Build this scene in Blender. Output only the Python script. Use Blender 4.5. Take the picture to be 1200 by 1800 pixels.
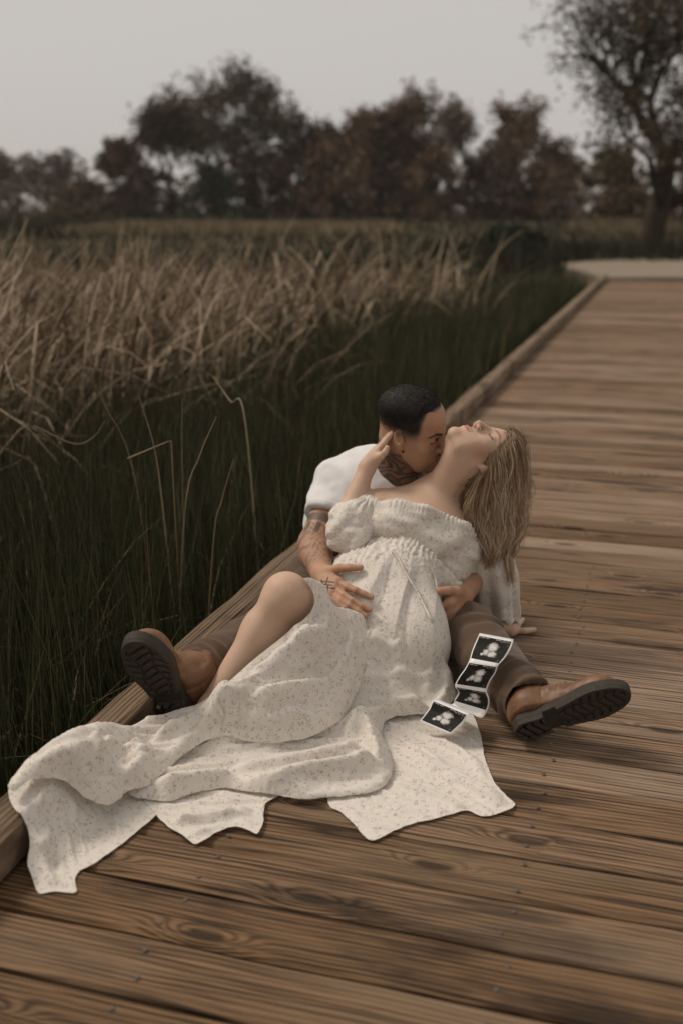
import bpy, math, random
import numpy as np
from mathutils import Vector, Matrix
R = math.radians
for _o in list(bpy.data.objects):
    bpy.data.objects.remove(_o)
SC = bpy.context.scene
COL = SC.collection

# ------------------------------------------------------------------ camera
CAM_H, FPX, PITCH = 1.25, 1870.0, R(15.83)
cam = bpy.data.cameras.new('camera'); cam_o = bpy.data.objects.new('camera', cam); COL.objects.link(cam_o)
cam_o.location = (0, 0, CAM_H); cam_o.rotation_euler = (R(90) - PITCH, 0, 0)
cam.sensor_fit = 'VERTICAL'; cam.sensor_height = 36; cam.lens = 36 * FPX / 1800
cam.clip_start = .05; cam.clip_end = 2000
cam.dof.use_dof = True; cam.dof.focus_distance = 2.68; cam.dof.aperture_fstop = 2.0
SC.camera = cam_o
# ------------------------------------------------------------------ sky and sun
SUN_EL, SUN_AZ = R(54), R(-72)       # azimuth from +Y towards +X
w = bpy.data.worlds.new('World'); SC.world = w; w.use_nodes = True
nt = w.node_tree; nt.nodes.clear()
sky = nt.nodes.new('ShaderNodeTexSky'); sky.sky_type = 'NISHITA'; sky.sun_disc = False
sky.sun_elevation = SUN_EL; sky.sun_rotation = SUN_AZ; sky.air_density = 1; sky.dust_density = 3; sky.ozone_density = 1
hs = nt.nodes.new('ShaderNodeHueSaturation'); hs.inputs['Saturation'].default_value = .12
mx = nt.nodes.new('ShaderNodeMix'); mx.data_type = 'RGBA'; mx.inputs['Factor'].default_value = .86
mx.inputs['B'].default_value = (5.25, 4.96, 4.66, 1)      # the even cloud layer
bg = nt.nodes.new('ShaderNodeBackground'); bg.inputs['Strength'].default_value = .086
ow = nt.nodes.new('ShaderNodeOutputWorld')
nt.links.new(sky.outputs[0], hs.inputs['Color']); nt.links.new(hs.outputs[0], mx.inputs['A'])
nt.links.new(mx.outputs['Result'], bg.inputs['Color']); nt.links.new(bg.outputs[0], ow.inputs['Surface'])
sun = bpy.data.lights.new('sun', 'SUN'); sun.energy = 1.5; sun.angle = R(16); sun.color = (1, .905, .80)
sun_o = bpy.data.objects.new('sun', sun); COL.objects.link(sun_o)
_sd = Vector((math.sin(SUN_AZ) * math.cos(SUN_EL), math.cos(SUN_AZ) * math.cos(SUN_EL), math.sin(SUN_EL)))
sun_o.rotation_euler = _sd.to_track_quat('Z', 'Y').to_euler()
vs = SC.view_settings; vs.view_transform = 'Standard'; vs.look = 'None'; vs.exposure = .36; vs.gamma = 1; vs.use_curve_mapping = False
try:
    SC.cycles.use_denoising = True
    SC.cycles.max_bounces = 6; SC.cycles.diffuse_bounces = 3; SC.cycles.glossy_bounces = 2; SC.cycles.transparent_max_bounces = 6
except Exception:
    pass

# ------------------------------------------------------------------ helpers
rng = np.random.default_rng(7)
CP, SP = math.cos(PITCH), math.sin(PITCH)
def ray(px, py):
    u = (900 - py) / FPX
    return np.array([(px - 600) / FPX, CP + u * SP, -SP + u * CP])
def PZ(px, py, z=0.):                 # where the line of sight meets height z
    d = ray(px, py); t = (z - CAM_H) / d[2]
    return np.array([0, 0, CAM_H]) + d * t
def PY(px, py, Y):                    # ... meets the plane at distance Y
    d = ray(px, py); t = Y / d[1]
    return np.array([0, 0, CAM_H]) + d * t

def meshobj(name, V, F, mat=None, parent=None, smooth=False, attrs=None, uv=None):
    me = bpy.data.meshes.new(name)
    V = np.asarray(V, dtype=np.float32).reshape(-1, 3)
    if isinstance(F, np.ndarray) and F.ndim == 2:
        n, k = F.shape
        me.vertices.add(len(V)); me.vertices.foreach_set('co', V.ravel())
        me.loops.add(n * k); me.loops.foreach_set('vertex_index', F.astype(np.int32).ravel())
        me.polygons.add(n); me.polygons.foreach_set('loop_start', np.arange(0, n * k, k, dtype=np.int32))
        try: me.polygons.foreach_set('loop_total', np.full(n, k, dtype=np.int32))
        except Exception: pass
        me.update(calc_edges=True); me.validate()
    else:
        me.from_pydata([tuple(map(float, v)) for v in V], [], [tuple(int(i) for i in f) for f in F]); me.update()
    if smooth: me.polygons.foreach_set('use_smooth', np.ones(len(me.polygons), dtype=bool))
    if attrs:
        for an, av in attrs.items():
            av = np.asarray(av, dtype=np.float32)
            if av.ndim == 1:
                a = me.attributes.new(an, 'FLOAT', 'POINT'); a.data.foreach_set('value', av)
            elif av.shape[1] == 3:
                a = me.attributes.new(an, 'FLOAT_VECTOR', 'POINT'); a.data.foreach_set('vector', av.ravel())
            else:
                a = me.attributes.new(an, 'FLOAT_COLOR', 'POINT'); a.data.foreach_set('color', av.ravel())
    if mat: me.materials.append(mat)
    return link(name, me, parent)
def link(name, me, parent=None):
    o = bpy.data.objects.new(name, me); COL.objects.link(o)
    if parent: o.parent = parent
    return o
def tag(o, label=None, cat=None, group=None, kind=None):
    if label: o['label'] = label
    if cat: o['category'] = cat
    if group: o['group'] = group
    if kind: o['kind'] = kind
    return o
def empty(name, loc=(0, 0, 0)):
    o = bpy.data.objects.new(name, None); COL.objects.link(o); o.location = loc; o.empty_display_size = .1
    return o

class NB:                             # small node builder
    def __init__(s, name):
        s.m = bpy.data.materials.new(name); s.m.use_nodes = True; s.t = s.m.node_tree
        s.p = s.t.nodes['Principled BSDF']; s.out = s.t.nodes['Material Output']
    def n(s, typ, **kw):
        x = s.t.nodes.new(typ)
        for k, v in kw.items():
            if k.startswith('i_'): s.set(x, k[2:], v)
            else: setattr(x, k, v)
        return x
    def set(s, x, key, v):
        if key.isdigit(): inp = x.inputs[int(key)]
        else: inp = x.inputs[key.replace('_', ' ')]
        if hasattr(v, 'is_linked') or hasattr(v, 'links'): s.t.links.new(v, inp)
        else: inp.default_value = v
    def math(s, op, a, b=0., c=0., clamp=False):
        x = s.n('ShaderNodeMath', operation=op, use_clamp=clamp)
        s.set(x, '0', a); s.set(x, '1', b); s.set(x, '2', c); return x.outputs[0]
    def mix(s, f, a, b, blend='MIX'):
        x = s.n('ShaderNodeMix', data_type='RGBA', blend_type=blend)
        s.set(x, '0', f)
        for i, v in ((6, a), (7, b)):
            if hasattr(v, 'links'): s.t.links.new(v, x.inputs[i])
            else: x.inputs[i].default_value = (*v, 1) if len(v) == 3 else v
        return x.outputs[2]
    def noise(s, vec, scale, detail=2, rough=.5, dist=0.):
        x = s.n('ShaderNodeTexNoise'); s.set(x, 'Vector', vec)
        x.inputs['Scale'].default_value = scale; x.inputs['Detail'].default_value = detail
        x.inputs['Roughness'].default_value = rough; x.inputs['Distortion'].default_value = dist
        return x.outputs[0]
    def vmul(s, v, k):
        x = s.n('ShaderNodeVectorMath', operation='MULTIPLY'); s.set(x, '0', v); s.set(x, '1', k); return x.outputs[0]
    def vadd(s, v, k):
        x = s.n('ShaderNodeVectorMath', operation='ADD'); s.set(x, '0', v); s.set(x, '1', k); return x.outputs[0]
    def ramp(s, f, stops, interp='LINEAR'):
        x = s.n('ShaderNodeValToRGB'); s.set(x, 'Fac', f); cr = x.color_ramp; cr.interpolation = interp
        while len(cr.elements) < len(stops): cr.elements.new(.5)
        for e, (p, c) in zip(cr.elements, stops):
            e.position = p; e.color = (c, c, c, 1) if isinstance(c, (int, float)) else (*c, 1)
        return x.outputs[0]
    def maprange(s, f, a, b, c=0., d=1., smooth=True):
        x = s.n('ShaderNodeMapRange', interpolation_type='SMOOTHSTEP' if smooth else 'LINEAR')
        s.set(x, 'Value', f); s.set(x, 'From Min', a); s.set(x, 'From Max', b); s.set(x, 'To Min', c); s.set(x, 'To Max', d)
        return x.outputs[0]
    def attr(s, name, out='Fac'):
        return s.n('ShaderNodeAttribute', attribute_name=name).outputs[out]
    def coord(s, which='Object'):
        return s.n('ShaderNodeTexCoord').outputs[which]
    def bump(s, h, strength=.5, dist=.01, normal=None):
        x = s.n('ShaderNodeBump'); s.set(x, 'Height', h); x.inputs['Strength'].default_value = strength; x.inputs['Distance'].default_value = dist
        if normal: s.set(x, 'Normal', normal)
        return x.outputs[0]
    def base(s, c=None, rough=None, spec=None, normal=None, **kw):
        if c is not None:
            if hasattr(c, 'links'): s.t.links.new(c, s.p.inputs['Base Color'])
            else: s.p.inputs['Base Color'].default_value = (*c, 1)
        if rough is not None: s.set(s.p, 'Roughness', rough)
        if spec is not None: s.p.inputs['Specular IOR Level'].default_value = spec
        if normal is not None: s.t.links.new(normal, s.p.inputs['Normal'])
        for k, v in kw.items(): s.set(s.p, k, v)
        return s.m
# ================================================================== the place
YAW = math.atan2(5.55, 18.36)
DV = np.array([math.sin(YAW), math.cos(YAW), 0.])          # along the boardwalk
AV = np.array([math.cos(YAW), -math.sin(YAW), 0.])         # across it, to the right
O0 = np.array([-.628, 1.849, 0.])                          # a point on the kerb's inner foot
def deck(u, v, z=0.): return O0 + DV * u + AV * v + np.array([0, 0, z])
def smooth01(t): t = np.clip(t, 0, 1); return t * t * (3 - 2 * t)
def along(X, Y):                                           # deck coordinates of a point
    dx, dy = X - O0[0], Y - O0[1]
    return dx * DV[0] + dy * DV[1], dx * AV[0] + dy * AV[1]
def terrain(X, Y):
    u, v = along(X, Y)
    near = -.5 + .46 * smooth01((u - 11) / 9)
    return near + .42 * smooth01((Y - 30) / 70)

# ---- wood
def wood_mat(name, light, dark, k=1.0, seed=0.):
    b = NB(name); co = b.coord('Object'); oi = b.n('ShaderNodeObjectInfo')
    rnd = b.math('MULTIPLY_ADD', oi.outputs['Random'], 57., seed)
    off = b.n('ShaderNodeCombineXYZ'); b.set(off, 'X', rnd); b.set(off, 'Y', b.math('MULTIPLY', rnd, 3.1)); b.set(off, 'Z', rnd)
    p = b.vadd(co, off.outputs[0])
    # knots: sparse cells stretched along the grain
    pk = b.vmul(p, (2.3, 8.2, .001))
    vo = b.n('ShaderNodeTexVoronoi', feature='F1', distance='EUCLIDEAN', voronoi_dimensions='2D'); b.set(vo, 'Vector', pk); vo.inputs['Scale'].default_value = 1; vo.inputs['Randomness'].default_value = 1.
    kd = vo.outputs['Distance']
    sel = b.math('GREATER_THAN', b.n('ShaderNodeSeparateColor', i_Color=vo.outputs['Color']).outputs[0], .80)
    ks = b.math('MULTIPLY', b.maprange(kd, .02, .42, 1., 0.), sel)
    warp = b.noise(b.vmul(p, (1.1, 5.5, 1.)), 1., 3, .55)
    warp2 = b.noise(b.vmul(p, (5., 26., 1.)), 1., 2, .5)
    sx = b.n('ShaderNodeSeparateXYZ'); b.set(sx, 'Vector', p)
    g = b.math('MULTIPLY', sx.outputs['Y'], 165.)
    g = b.math('MULTIPLY_ADD', warp, 9.5, g)
    g = b.math('MULTIPLY_ADD', warp2, 1.1, g)
    g = b.math('MULTIPLY_ADD', b.math('POWER', ks, 1.6), 8.5, g)
    ring = b.math('MULTIPLY_ADD', b.math('SINE', b.math('MULTIPLY', g, 3.0)), .5, .5)
    ring = b.math('POWER', ring, 1.7)
    fib = b.noise(b.vmul(p, (6., 420., 30.)), 1., 3, .6)
    fib2 = b.noise(b.vmul(p, (2.2, 95., 10.)), 1., 3, .65)
    patch = b.noise(b.vmul(p, (1.7, 7., 1.)), 1., 4, .6)
    t = b.math('MULTIPLY_ADD', ring, .20, b.math('MULTIPLY', fib2, .80))
    t = b.math('MULTIPLY_ADD', b.math('SUBTRACT', fib, .5), .75, t)
    c = b.mix(b.maprange(t, .24, .72), light, dark)
    stain = b.math('MULTIPLY', b.maprange(patch, .53, .69), .85)
    c = b.mix(stain, c, tuple(.42 * x for x in dark))
    grey = b.noise(b.vmul(p, (.9, 3.1, 1.)), 1., 3, .6)
    c = b.mix(b.maprange(grey, .42, .7, 0., .5), c, tuple(1.18 * x for x in (light[0] * .84, light[0] * .60, light[0] * .40)))
    knot = b.maprange(ks, .84, .97)
    c = b.mix(b.math('MULTIPLY', knot, .85), c, (.042, .025, .014))
    split = b.maprange(b.noise(b.vmul(p, (1.3, 120., 3.)), 1., 2, .5), .645, .69)      # drying checks
    c = b.mix(b.math('MULTIPLY', split, .8), c, (.02, .013, .009))
    val = b.math('MULTIPLY_ADD', oi.outputs['Random'], .60, .72)
    hsv = b.n('ShaderNodeHueSaturation', i_Color=c, i_Value=val, i_Saturation=b.math('MULTIPLY_ADD', oi.outputs['Random'], -.25, 1.1))
    h = b.math('MULTIPLY_ADD', fib, .8, b.math('MULTIPLY', ring, .7))
    h = b.math('MULTIPLY_ADD', fib2, .8, h); h = b.math('MULTIPLY_ADD', split, -1.6, h); h = b.math('MULTIPLY_ADD', knot, -.6, h)
    return b.base(hsv.outputs[0], .78, .25, b.bump(h, .75 * k, .0042))
M_PLANK = wood_mat('weathered_deck_wood', (.300, .183, .104), (.058, .033, .018))
M_KERB = wood_mat('weathered_kerb_wood', (.25, .165, .098), (.085, .052, .030), 1., 11.)
_b = NB('dark_timber'); M_JOIST = _b.base((.035, .024, .016), .9)
_b = NB('screw_steel'); M_SCREW = _b.base((.16, .14, .12), .5, .5, Metallic=.8)

def plank_mesh(L, W, T, nseg, seed):
    r = np.random.default_rng(seed)
    # cross-section: bevelled rectangle, wandering edges along the length
    xs = np.linspace(0, L, nseg + 1); V = []; F = []
    for i, x in enumerate(xs):
        e0, e1 = r.normal(0, .0016, 2); b0, b1 = .0045 + abs(r.normal(0, .0028, 2)); dz = r.normal(0, .0007)
        y0, y1 = -W / 2 + e0, W / 2 + e1
        V += [(x, y0, -T), (x, y0, -b0), (x, y0 + b0 * 1.2, dz), (x, y1 - b1 * 1.2, dz), (x, y1, -b1), (x, y1, -T)]
    for i in range(nseg):
        for j in range(5):
            a = i * 6 + j; F.append((a, a + 1, a + 7, a + 6))
    F.append(tuple(range(5, -1, -1))); F.append(tuple(nseg * 6 + j for j in range(6)))
    F = [f[::-1] for f in F]
    me = bpy.data.meshes.new('plank'); me.from_pydata(V, [], F); me.update(); me.materials.append(M_PLANK)
    return me
boardwalk = empty('boardwalk', tuple(deck(9, 1.4))); tag(boardwalk, kind='structure')
bw_inv = Matrix.Translation(-Vector(boardwalk.location))
def under(o, p):                                           # parent without moving
    o.parent = p; o.matrix_parent_inverse = p.matrix_world.inverted() if p.type != 'EMPTY' else Matrix.Translation(-Vector(p.location)); return o
PITCHP = .1475; U0, U1 = -1.9, 19.3; WID = 3.05
near_m = [plank_mesh(WID + .2, .1395, .038, 14, s) for s in range(7)]
far_m = [plank_mesh(WID + .2, .1395, .038, 3, 50 + s) for s in range(5)]
_n = int((U1 - U0) / PITCHP); _r = np.random.default_rng(3)
plank_u = [U0 + PITCHP * (i + .5) for i in range(_n)]
for i, u in enumerate(plank_u):
    me = near_m[i % 7] if u < 4 else far_m[i % 5]
    o = link('plank', me); p = deck(u, -.17 + _r.uniform(-.01, .01), _r.normal(0, .0012) - .001)
    # local x runs across the boardwalk, local y along it
    ang = math.atan2(AV[1], AV[0]) + _r.normal(0, .0012)
    o.location = tuple(p); o.rotation_euler = (_r.normal(0, .004), 0, ang); under(o, boardwalk)
# screws, two per plank over each joist, standing out a little
def disc(c, r, z0, n=8):
    return [(c[0] + r * math.cos(2 * math.pi * k / n), c[1] + r * math.sin(2 * math.pi * k / n), z0) for k in range(n)]
sv = disc((0, 0), .0052, .0004) + disc((0, 0), .0036, .0022)
sf = [tuple(range(8, 16))] + [(k, (k + 1) % 8, 8 + (k + 1) % 8, 8 + k) for k in range(8)]
sme = bpy.data.meshes.new('screw'); sme.from_pydata(sv, [], sf); sme.update(); sme.materials.append(M_SCREW)
for u in plank_u:
    if -1.6 < u < 2.4:
        for v in (.35, .95, 1.55):
            for s in (-.036, .034):
                o = link('screw', sme); o.location = tuple(deck(u + s + _r.normal(0, .004), v + _r.normal(0, .007), .0012)); under(o, boardwalk)
# joists below, so that the gaps look into dark timber
def box_mesh(name, V0, du, dv, dz, mat):
    c = [V0 + a * du + b * dv + np.array([0, 0, z]) for z in (0, dz) for a, b in ((0, 0), (1, 0), (1, 1), (0, 1))]
    f = [(0, 3, 2, 1), (4, 5, 6, 7), (0, 1, 5, 4), (1, 2, 6, 5), (2, 3, 7, 6), (3, 0, 4, 7)]
    return meshobj(name, np.array(c), f, mat)
for v in (-.12, .35, .95, 1.55, 2.15, 2.75):
    under(box_mesh('joist', deck(U0, v, -.24), DV * (U1 - U0), AV * .05, .198, M_JOIST), boardwalk)

# ---- the kerb: long square timbers on spacer blocks, a thing per timber
def kerb_timber(u0, u1, seed):
    r = np.random.default_rng(seed); L = u1 - u0; n = max(4, int(L / .12)); W, T = .092, .086
    V = []; F = []
    for i in range(n + 1):
        x = L * i / n; w0, w1 = r.normal(0, .0022, 2); t = r.normal(0, .0016)
        b = .008 + abs(r.normal(0, .0028)); b2 = .008 + abs(r.normal(0, .003)); d = r.normal(0, .001)
        y0, y1 = -W / 2 + w0, W / 2 + w1; z1 = T + t
        V += [(x, y0, d), (x, y0, z1 - b), (x, y0 + b, z1), (x, y1 - b2, z1), (x, y1, z1 - b2), (x, y1, d)]
    for i in range(n):
        for j in range(6):
            a = i * 6 + j; c = i * 6 + (j + 1) % 6; F.append((a, a + 6, c + 6, c))
    F.append(tuple(range(6))); F.append(tuple(n * 6 + j for j in range(5, -1, -1)))
    me = bpy.data.meshes.new('kerb_timber'); me.from_pydata(V, [], F); me.update(); me.materials.append(M_KERB)
    return me
KERB_Z = .016; KERB_V = -.046
kerb_spans = [(-2.1, .16), (.166, 3.0), (3.006, 6.6), (6.606, 10.2), (10.206, 13.8), (13.806, 19.35)]
kerb_lab = ['timber kerb beam at the lower left, under the trailing end of the dress', 'timber kerb beam behind the seated man and under his raised boot',
            'timber kerb beam just beyond the kissing couple', 'middle timber kerb beam along the rushes', 'timber kerb beam one short of the far end', 'farthest timber kerb beam, ending at the pale path']
for (a, b_), lb in zip(kerb_spans, kerb_lab):
    e = empty('kerb_beam', tuple(deck(a, KERB_V, 0))); e.rotation_euler = (0, 0, math.atan2(DV[1], DV[0]))
    tag(e, lb, 'kerb beam', 'timber kerb beams along the boardwalk')
    o = link('timber', kerb_timber(a, b_, int(a * 10) + 40)); o.parent = e; o.location = (0, 0, KERB_Z)
    x = .3
    while x < b_ - a:
        bl = box_mesh('spacer_block', np.array([x, -.04, .002]), np.array([.5, 0, 0]), np.array([0, .078, 0]), KERB_Z - .003, M_KERB)
        bl.parent = e; x += 1.2

# ---- terrain
gx = np.concatenate([np.linspace(-500, -40, 14), np.linspace(-36, 50, 60), np.linspace(60, 500, 14)])
gy = np.concatenate([np.linspace(-30, 0, 6), np.linspace(1, 40, 60), np.linspace(44, 130, 30), np.linspace(150, 1400, 18)])
GX, GY = np.meshgrid(gx, gy); GZ = terrain(GX, GY) + np.where(GY > 8, rng.normal(0, .03, GX.shape), 0)
nx, ny = len(gx), len(gy)
idx = np.arange(nx * ny).reshape(ny, nx)
GF = np.stack([idx[:-1, :-1], idx[:-1, 1:], idx[1:, 1:], idx[1:, :-1]], -1).reshape(-1, 4)
b = NB('marsh_ground'); co = b.coord('Object')
n1 = b.noise(b.vmul(co, (.05, .16, 1)), 1., 5, .6); n2 = b.noise(co, 6., 4, .6)
c = b.mix(b.maprange(n1, .40, .62), (.034, .033, .017), (.115, .086, .050))
c = b.mix(b.maprange(n2, .4, .7, 0., .6), c, (.020, .020, .012))
sep = b.n('ShaderNodeSeparateXYZ', i_Vector=co)
mud = b.maprange(sep.outputs['Z'], -.42, -.2, 0., 1.)
c = b.mix(mud, (.012, .010, .007), c)
M_GROUND = b.base(c, .95, .1, b.bump(n2, .6, .05))
ground = meshobj('marsh_ground', np.stack([GX, GY, GZ], -1), GF, M_GROUND, smooth=True); tag(ground, kind='structure')

# concrete path at the far end
pp = [PZ(*q) for q in ((968, 466), (1060, 458), (1200, 449), (1420, 437), (1640, 470), (1480, 489), (1063, 489.5), (1040, 482))]
top = [(p[0], p[1], .02) for p in pp]; bot = [(p[0], p[1], -.12) for p in pp]; k = len(pp)
b = NB('pale_concrete'); n = b.noise(b.coord('Object'), 1.3, 5, .65)
M_CONC = b.base(b.mix(n, (.27, .215, .16), (.19, .15, .11)), .9, .2)
path = meshobj('concrete_path', np.array(top + bot), [tuple(range(k))[::-1]] + [(i, (i + 1) % k, k + (i + 1) % k, k + i) for i in range(k)], M_CONC)
tag(path, kind='structure')
# ================================================================== vegetation
def blades(P, H, lean, az, width, segs, droop, face, taper=.15, kink=None):
    """ribbons: P (n,3) feet, H length, lean start tilt, az lean azimuth, droop extra bend towards the tip"""
    n = len(P); s = np.linspace(0, 1, segs + 1)
    V = np.zeros((n, segs + 1, 2, 3)); pos = P.copy()
    dirh = np.stack([np.cos(az), np.sin(az), np.zeros(n)], -1)
    wd = np.stack([np.cos(face), np.sin(face), np.zeros(n)], -1)
    for i in range(segs + 1):
        ww = (width * (1 - (1 - taper) * s[i] ** 1.6))[:, None] * .5
        V[:, i, 0] = pos - wd * ww; V[:, i, 1] = pos + wd * ww
        if i < segs:
            sm = (i + .5) / segs
            th = lean + droop * sm ** 2
            if kink is not None: th = th + np.where(sm > kink[0], kink[1], 0)
            st = (H / segs)[:, None]
            pos = pos + st * (dirh * np.sin(th)[:, None] + np.array([0, 0, 1.]) * np.cos(th)[:, None])
    base = np.arange(n)[:, None] * (segs + 1) * 2 + np.arange(segs)[None] * 2
    F = np.stack([base, base + 1, base + 3, base + 2], -1).reshape(-1, 4)
    return V.reshape(-1, 3), F, (segs + 1) * 2
def blade_mat(name, stops, rough=.75, tip=None):
    b = NB(name); sh = b.attr('shade'); c = b.ramp(sh, stops)
    t = b.attr('along')
    if tip: c = b.mix(b.maprange(t, .72, 1., 0., .7), c, tip)
    c = b.mix(b.math('MULTIPLY', b.noise(b.coord('Object'), 45., 2), .5), c, tuple(x * .55 for x in stops[0][1]))
    return b.base(c, rough, .2)
def blade_obj(name, parts, mat, parent=None):
    Vs, Fs, sh, al, o = [], [], [], [], 0
    for (V, F, k, shade) in parts:
        Vs.append(V); Fs.append(F + o); o += len(V); sh.append(np.repeat(shade, k))
        al.append(np.tile(np.repeat(np.linspace(0, 1, k // 2), 2), len(shade)))
    return meshobj(name, np.concatenate(Vs), np.concatenate(Fs), mat, parent, attrs={'shade': np.concatenate(sh), 'along': np.concatenate(al)})
def scatter(n, u0, u1, v0, v1):
    u = rng.uniform(u0, u1, n); v = rng.uniform(v0, v1, n)
    p = O0 + u[:, None] * DV + v[:, None] * AV
    p[:, 2] = terrain(p[:, 0], p[:, 1]); return p, u, v

M_RUSH = blade_mat('green_rush', [(0, (.010, .012, .006)), (.35, (.044, .051, .021)), (.75, (.130, .140, .060)), (.88, (.13, .11, .055)), (1, (.32, .22, .125))], .6, (.075, .06, .03))
M_REED = blade_mat('dry_reed', [(0, (.06, .039, .022)), (.25, (.20, .14, .085)), (.65, (.40, .30, .20)), (1, (.58, .47, .34))])
M_GRASS = blade_mat('meadow_grass', [(0, (.020, .022, .010)), (.6, (.052, .048, .024)), (.82, (.15, .115, .065)), (1, (.36, .27, .17))])
# rushes in the wet strip beside the kerb
parts = []
for n, u0, u1, vv0, vv1, wdt in ((23000, -1.3, 2.2, -2.6, -.12, .0044), (17000, 2.2, 6.5, -2.6, -.15, .0062), (15000, 6.5, 16.5, -2.4, -.16, .011)):
    p, u, v = scatter(n, u0, u1, vv0, vv1)
    H = rng.uniform(.50, 1.0, n) * np.where(rng.random(n) < .12, 1.2, 1.)
    H *= 1 - .22 * smooth01((v + .75) / .6) * rng.random(n)
    H *= 1 - .35 * smooth01((u - 9) / 5)
    az = rng.uniform(0, 2 * np.pi, n)
    az = np.where((v > -.3), rng.normal(math.atan2(-AV[1], -AV[0]), .9, n), az)      # the rim leans away from the kerb
    V, F, k = blades(p, H, np.abs(rng.normal(0, .14, n)), az, rng.uniform(.6, 1.3, n) * wdt, 4, rng.normal(.12, .16, n), rng.uniform(0, np.pi, n))
    parts.append((V, F, k, np.clip(rng.beta(2, 3.2, n) + np.where(rng.random(n) < .045, .55, 0), 0, 1)))
# broken, tangled dead stems low among them
n = 9000; p, u, v = scatter(n, -1.2, 7, -2.5, -.2); p[:, 2] += rng.uniform(.05, .5, n)
V, F, k = blades(p, rng.uniform(.15, .5, n), rng.uniform(.3, 1.9, n), rng.uniform(0, 6.28, n), rng.uniform(.003, .006, n), 3, rng.normal(.3, .5, n), rng.uniform(0, 3.14, n))
parts.append((V, F, k, rng.uniform(.72, 1, n)))
rush = blade_obj('rush_bed', parts, M_RUSH); tag(rush, kind='stuff')
# dry cattail leaves behind the rushes
parts = []
def reed_patch(n, X0, X1, Y0, Y1, wd, keep, hs=1.):
    x = rng.uniform(X0, X1, n); y = rng.uniform(Y0, Y1, n)
    p = np.stack([x, y, terrain(x, y)], -1); u, v = along(x, y); m = keep(x, y, u, v) & (v < -.3)
    p, u, v = p[m], u[m], v[m]; n = len(p)
    cl = .5 + .5 * np.sin(p[:, 0] * 2.1 + 1.3 * np.sin(p[:, 1] * 1.1)) * np.sin(p[:, 1] * 1.7 + p[:, 0])
    H = rng.uniform(1.0, 1.78, n) * (.80 + .25 * cl) * hs
    kp = rng.uniform(.35, .95, n); ka = np.where(rng.random(n) < .38, rng.uniform(.6, 1.7, n), 0)
    wind = rng.normal(.3, 1.5, n)
    V, F, k = blades(p, H, np.abs(rng.normal(.05, .2, n)), wind, rng.uniform(.6, 1.3, n) * wd, 7, rng.gamma(2.4, .58, n), rng.normal(0, .8, n), .2, (kp, ka))
    keep_ = rng.random(n) < np.where((p[:, 0] > -1.2 + .16 * p[:, 1]), .55, 1.)
    V = V.reshape(n, -1, 3)[keep_]; kk_ = np.arange(keep_.sum())[:, None, None] * k + F.reshape(n, -1, 4)[0][None]; V = V.reshape(-1, 3); F = kk_.reshape(-1, 4); cl = cl[keep_]; n = int(keep_.sum())
    parts.append((V, F, k, np.clip(rng.beta(2.0, 2.2, n) * .85 + .25 * cl - .08, 0, 1)))
reed_patch(6200, -4.5, 1.5, 4.3, 9, .026, lambda x, y, u, v: (v < -1.45 + .35 * np.sin(u * 1.7) - 1.1 * rng.random(len(x)) ** 2))
reed_patch(9000, -9, 5, 8.5, 17, .040, lambda x, y, u, v: (v < -1.2 + .3 * np.sin(u * 1.3) - 1.0 * rng.random(len(x)) ** 2) & (y < 15 + .6 * np.sin(x)))
reed_patch(900, -2.8, 0, 3.6, 5.2, .017, lambda x, y, u, v: (v < -1.6) & (rng.random(len(x)) < .6), .8)
reed = blade_obj('dry_reed_bed', parts, M_REED); tag(reed, kind='stuff')
# meadow beyond: short grass tufts, a tan strip, verge by the path
parts = []
def tufts(n, X0, X1, Y0, Y1, h, wd, s0, s1, keep=None):
    x = rng.uniform(X0, X1, n); y = rng.uniform(Y0, Y1, n)
    if keep is not None: m = keep(x, y); x, y = x[m], y[m]; n = len(x)
    p = np.stack([x, y, terrain(x, y) - .02], -1)
    V, F, k = blades(p, rng.uniform(.5, 1.2, n) * h, np.abs(rng.normal(0, .35, n)), rng.uniform(0, 6.28, n), rng.uniform(.6, 1.4, n) * wd, 3, rng.normal(.4, .3, n), rng.normal(0, .7, n))
    parts.append((V, F, k, rng.uniform(s0, s1, n)))
def off_path(x, y): u, v = along(x, y); return ~((v > -.25) & (u < 19.6)) & ~((y > 19.3) & (y < 27.5) & (x > 4.1 + (y - 19) * .15))
tufts(9000, -14, 9, 15, 30, .35, .03, .0, .75, off_path); tufts(7000, 2.5, 24, 22, 36, .55, .05, .0, .35, off_path)
tufts(9000, -30, 32, 27, 60, .4, .06, .05, .8)
tufts(7000, -13, 3, 50, 66, .6, .12, .85, 1.); tufts(5000, -40, -12, 45, 80, .6, .12, .1, .6)
tufts(5000, -45, 45, 60, 110, .5, .16, .1, .85)
tufts(2600, 12, 24, 52, 60, .8, .09, .8, 1.)
mead = blade_obj('meadow_grass', parts, M_GRASS); tag(mead, kind='stuff')
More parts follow.
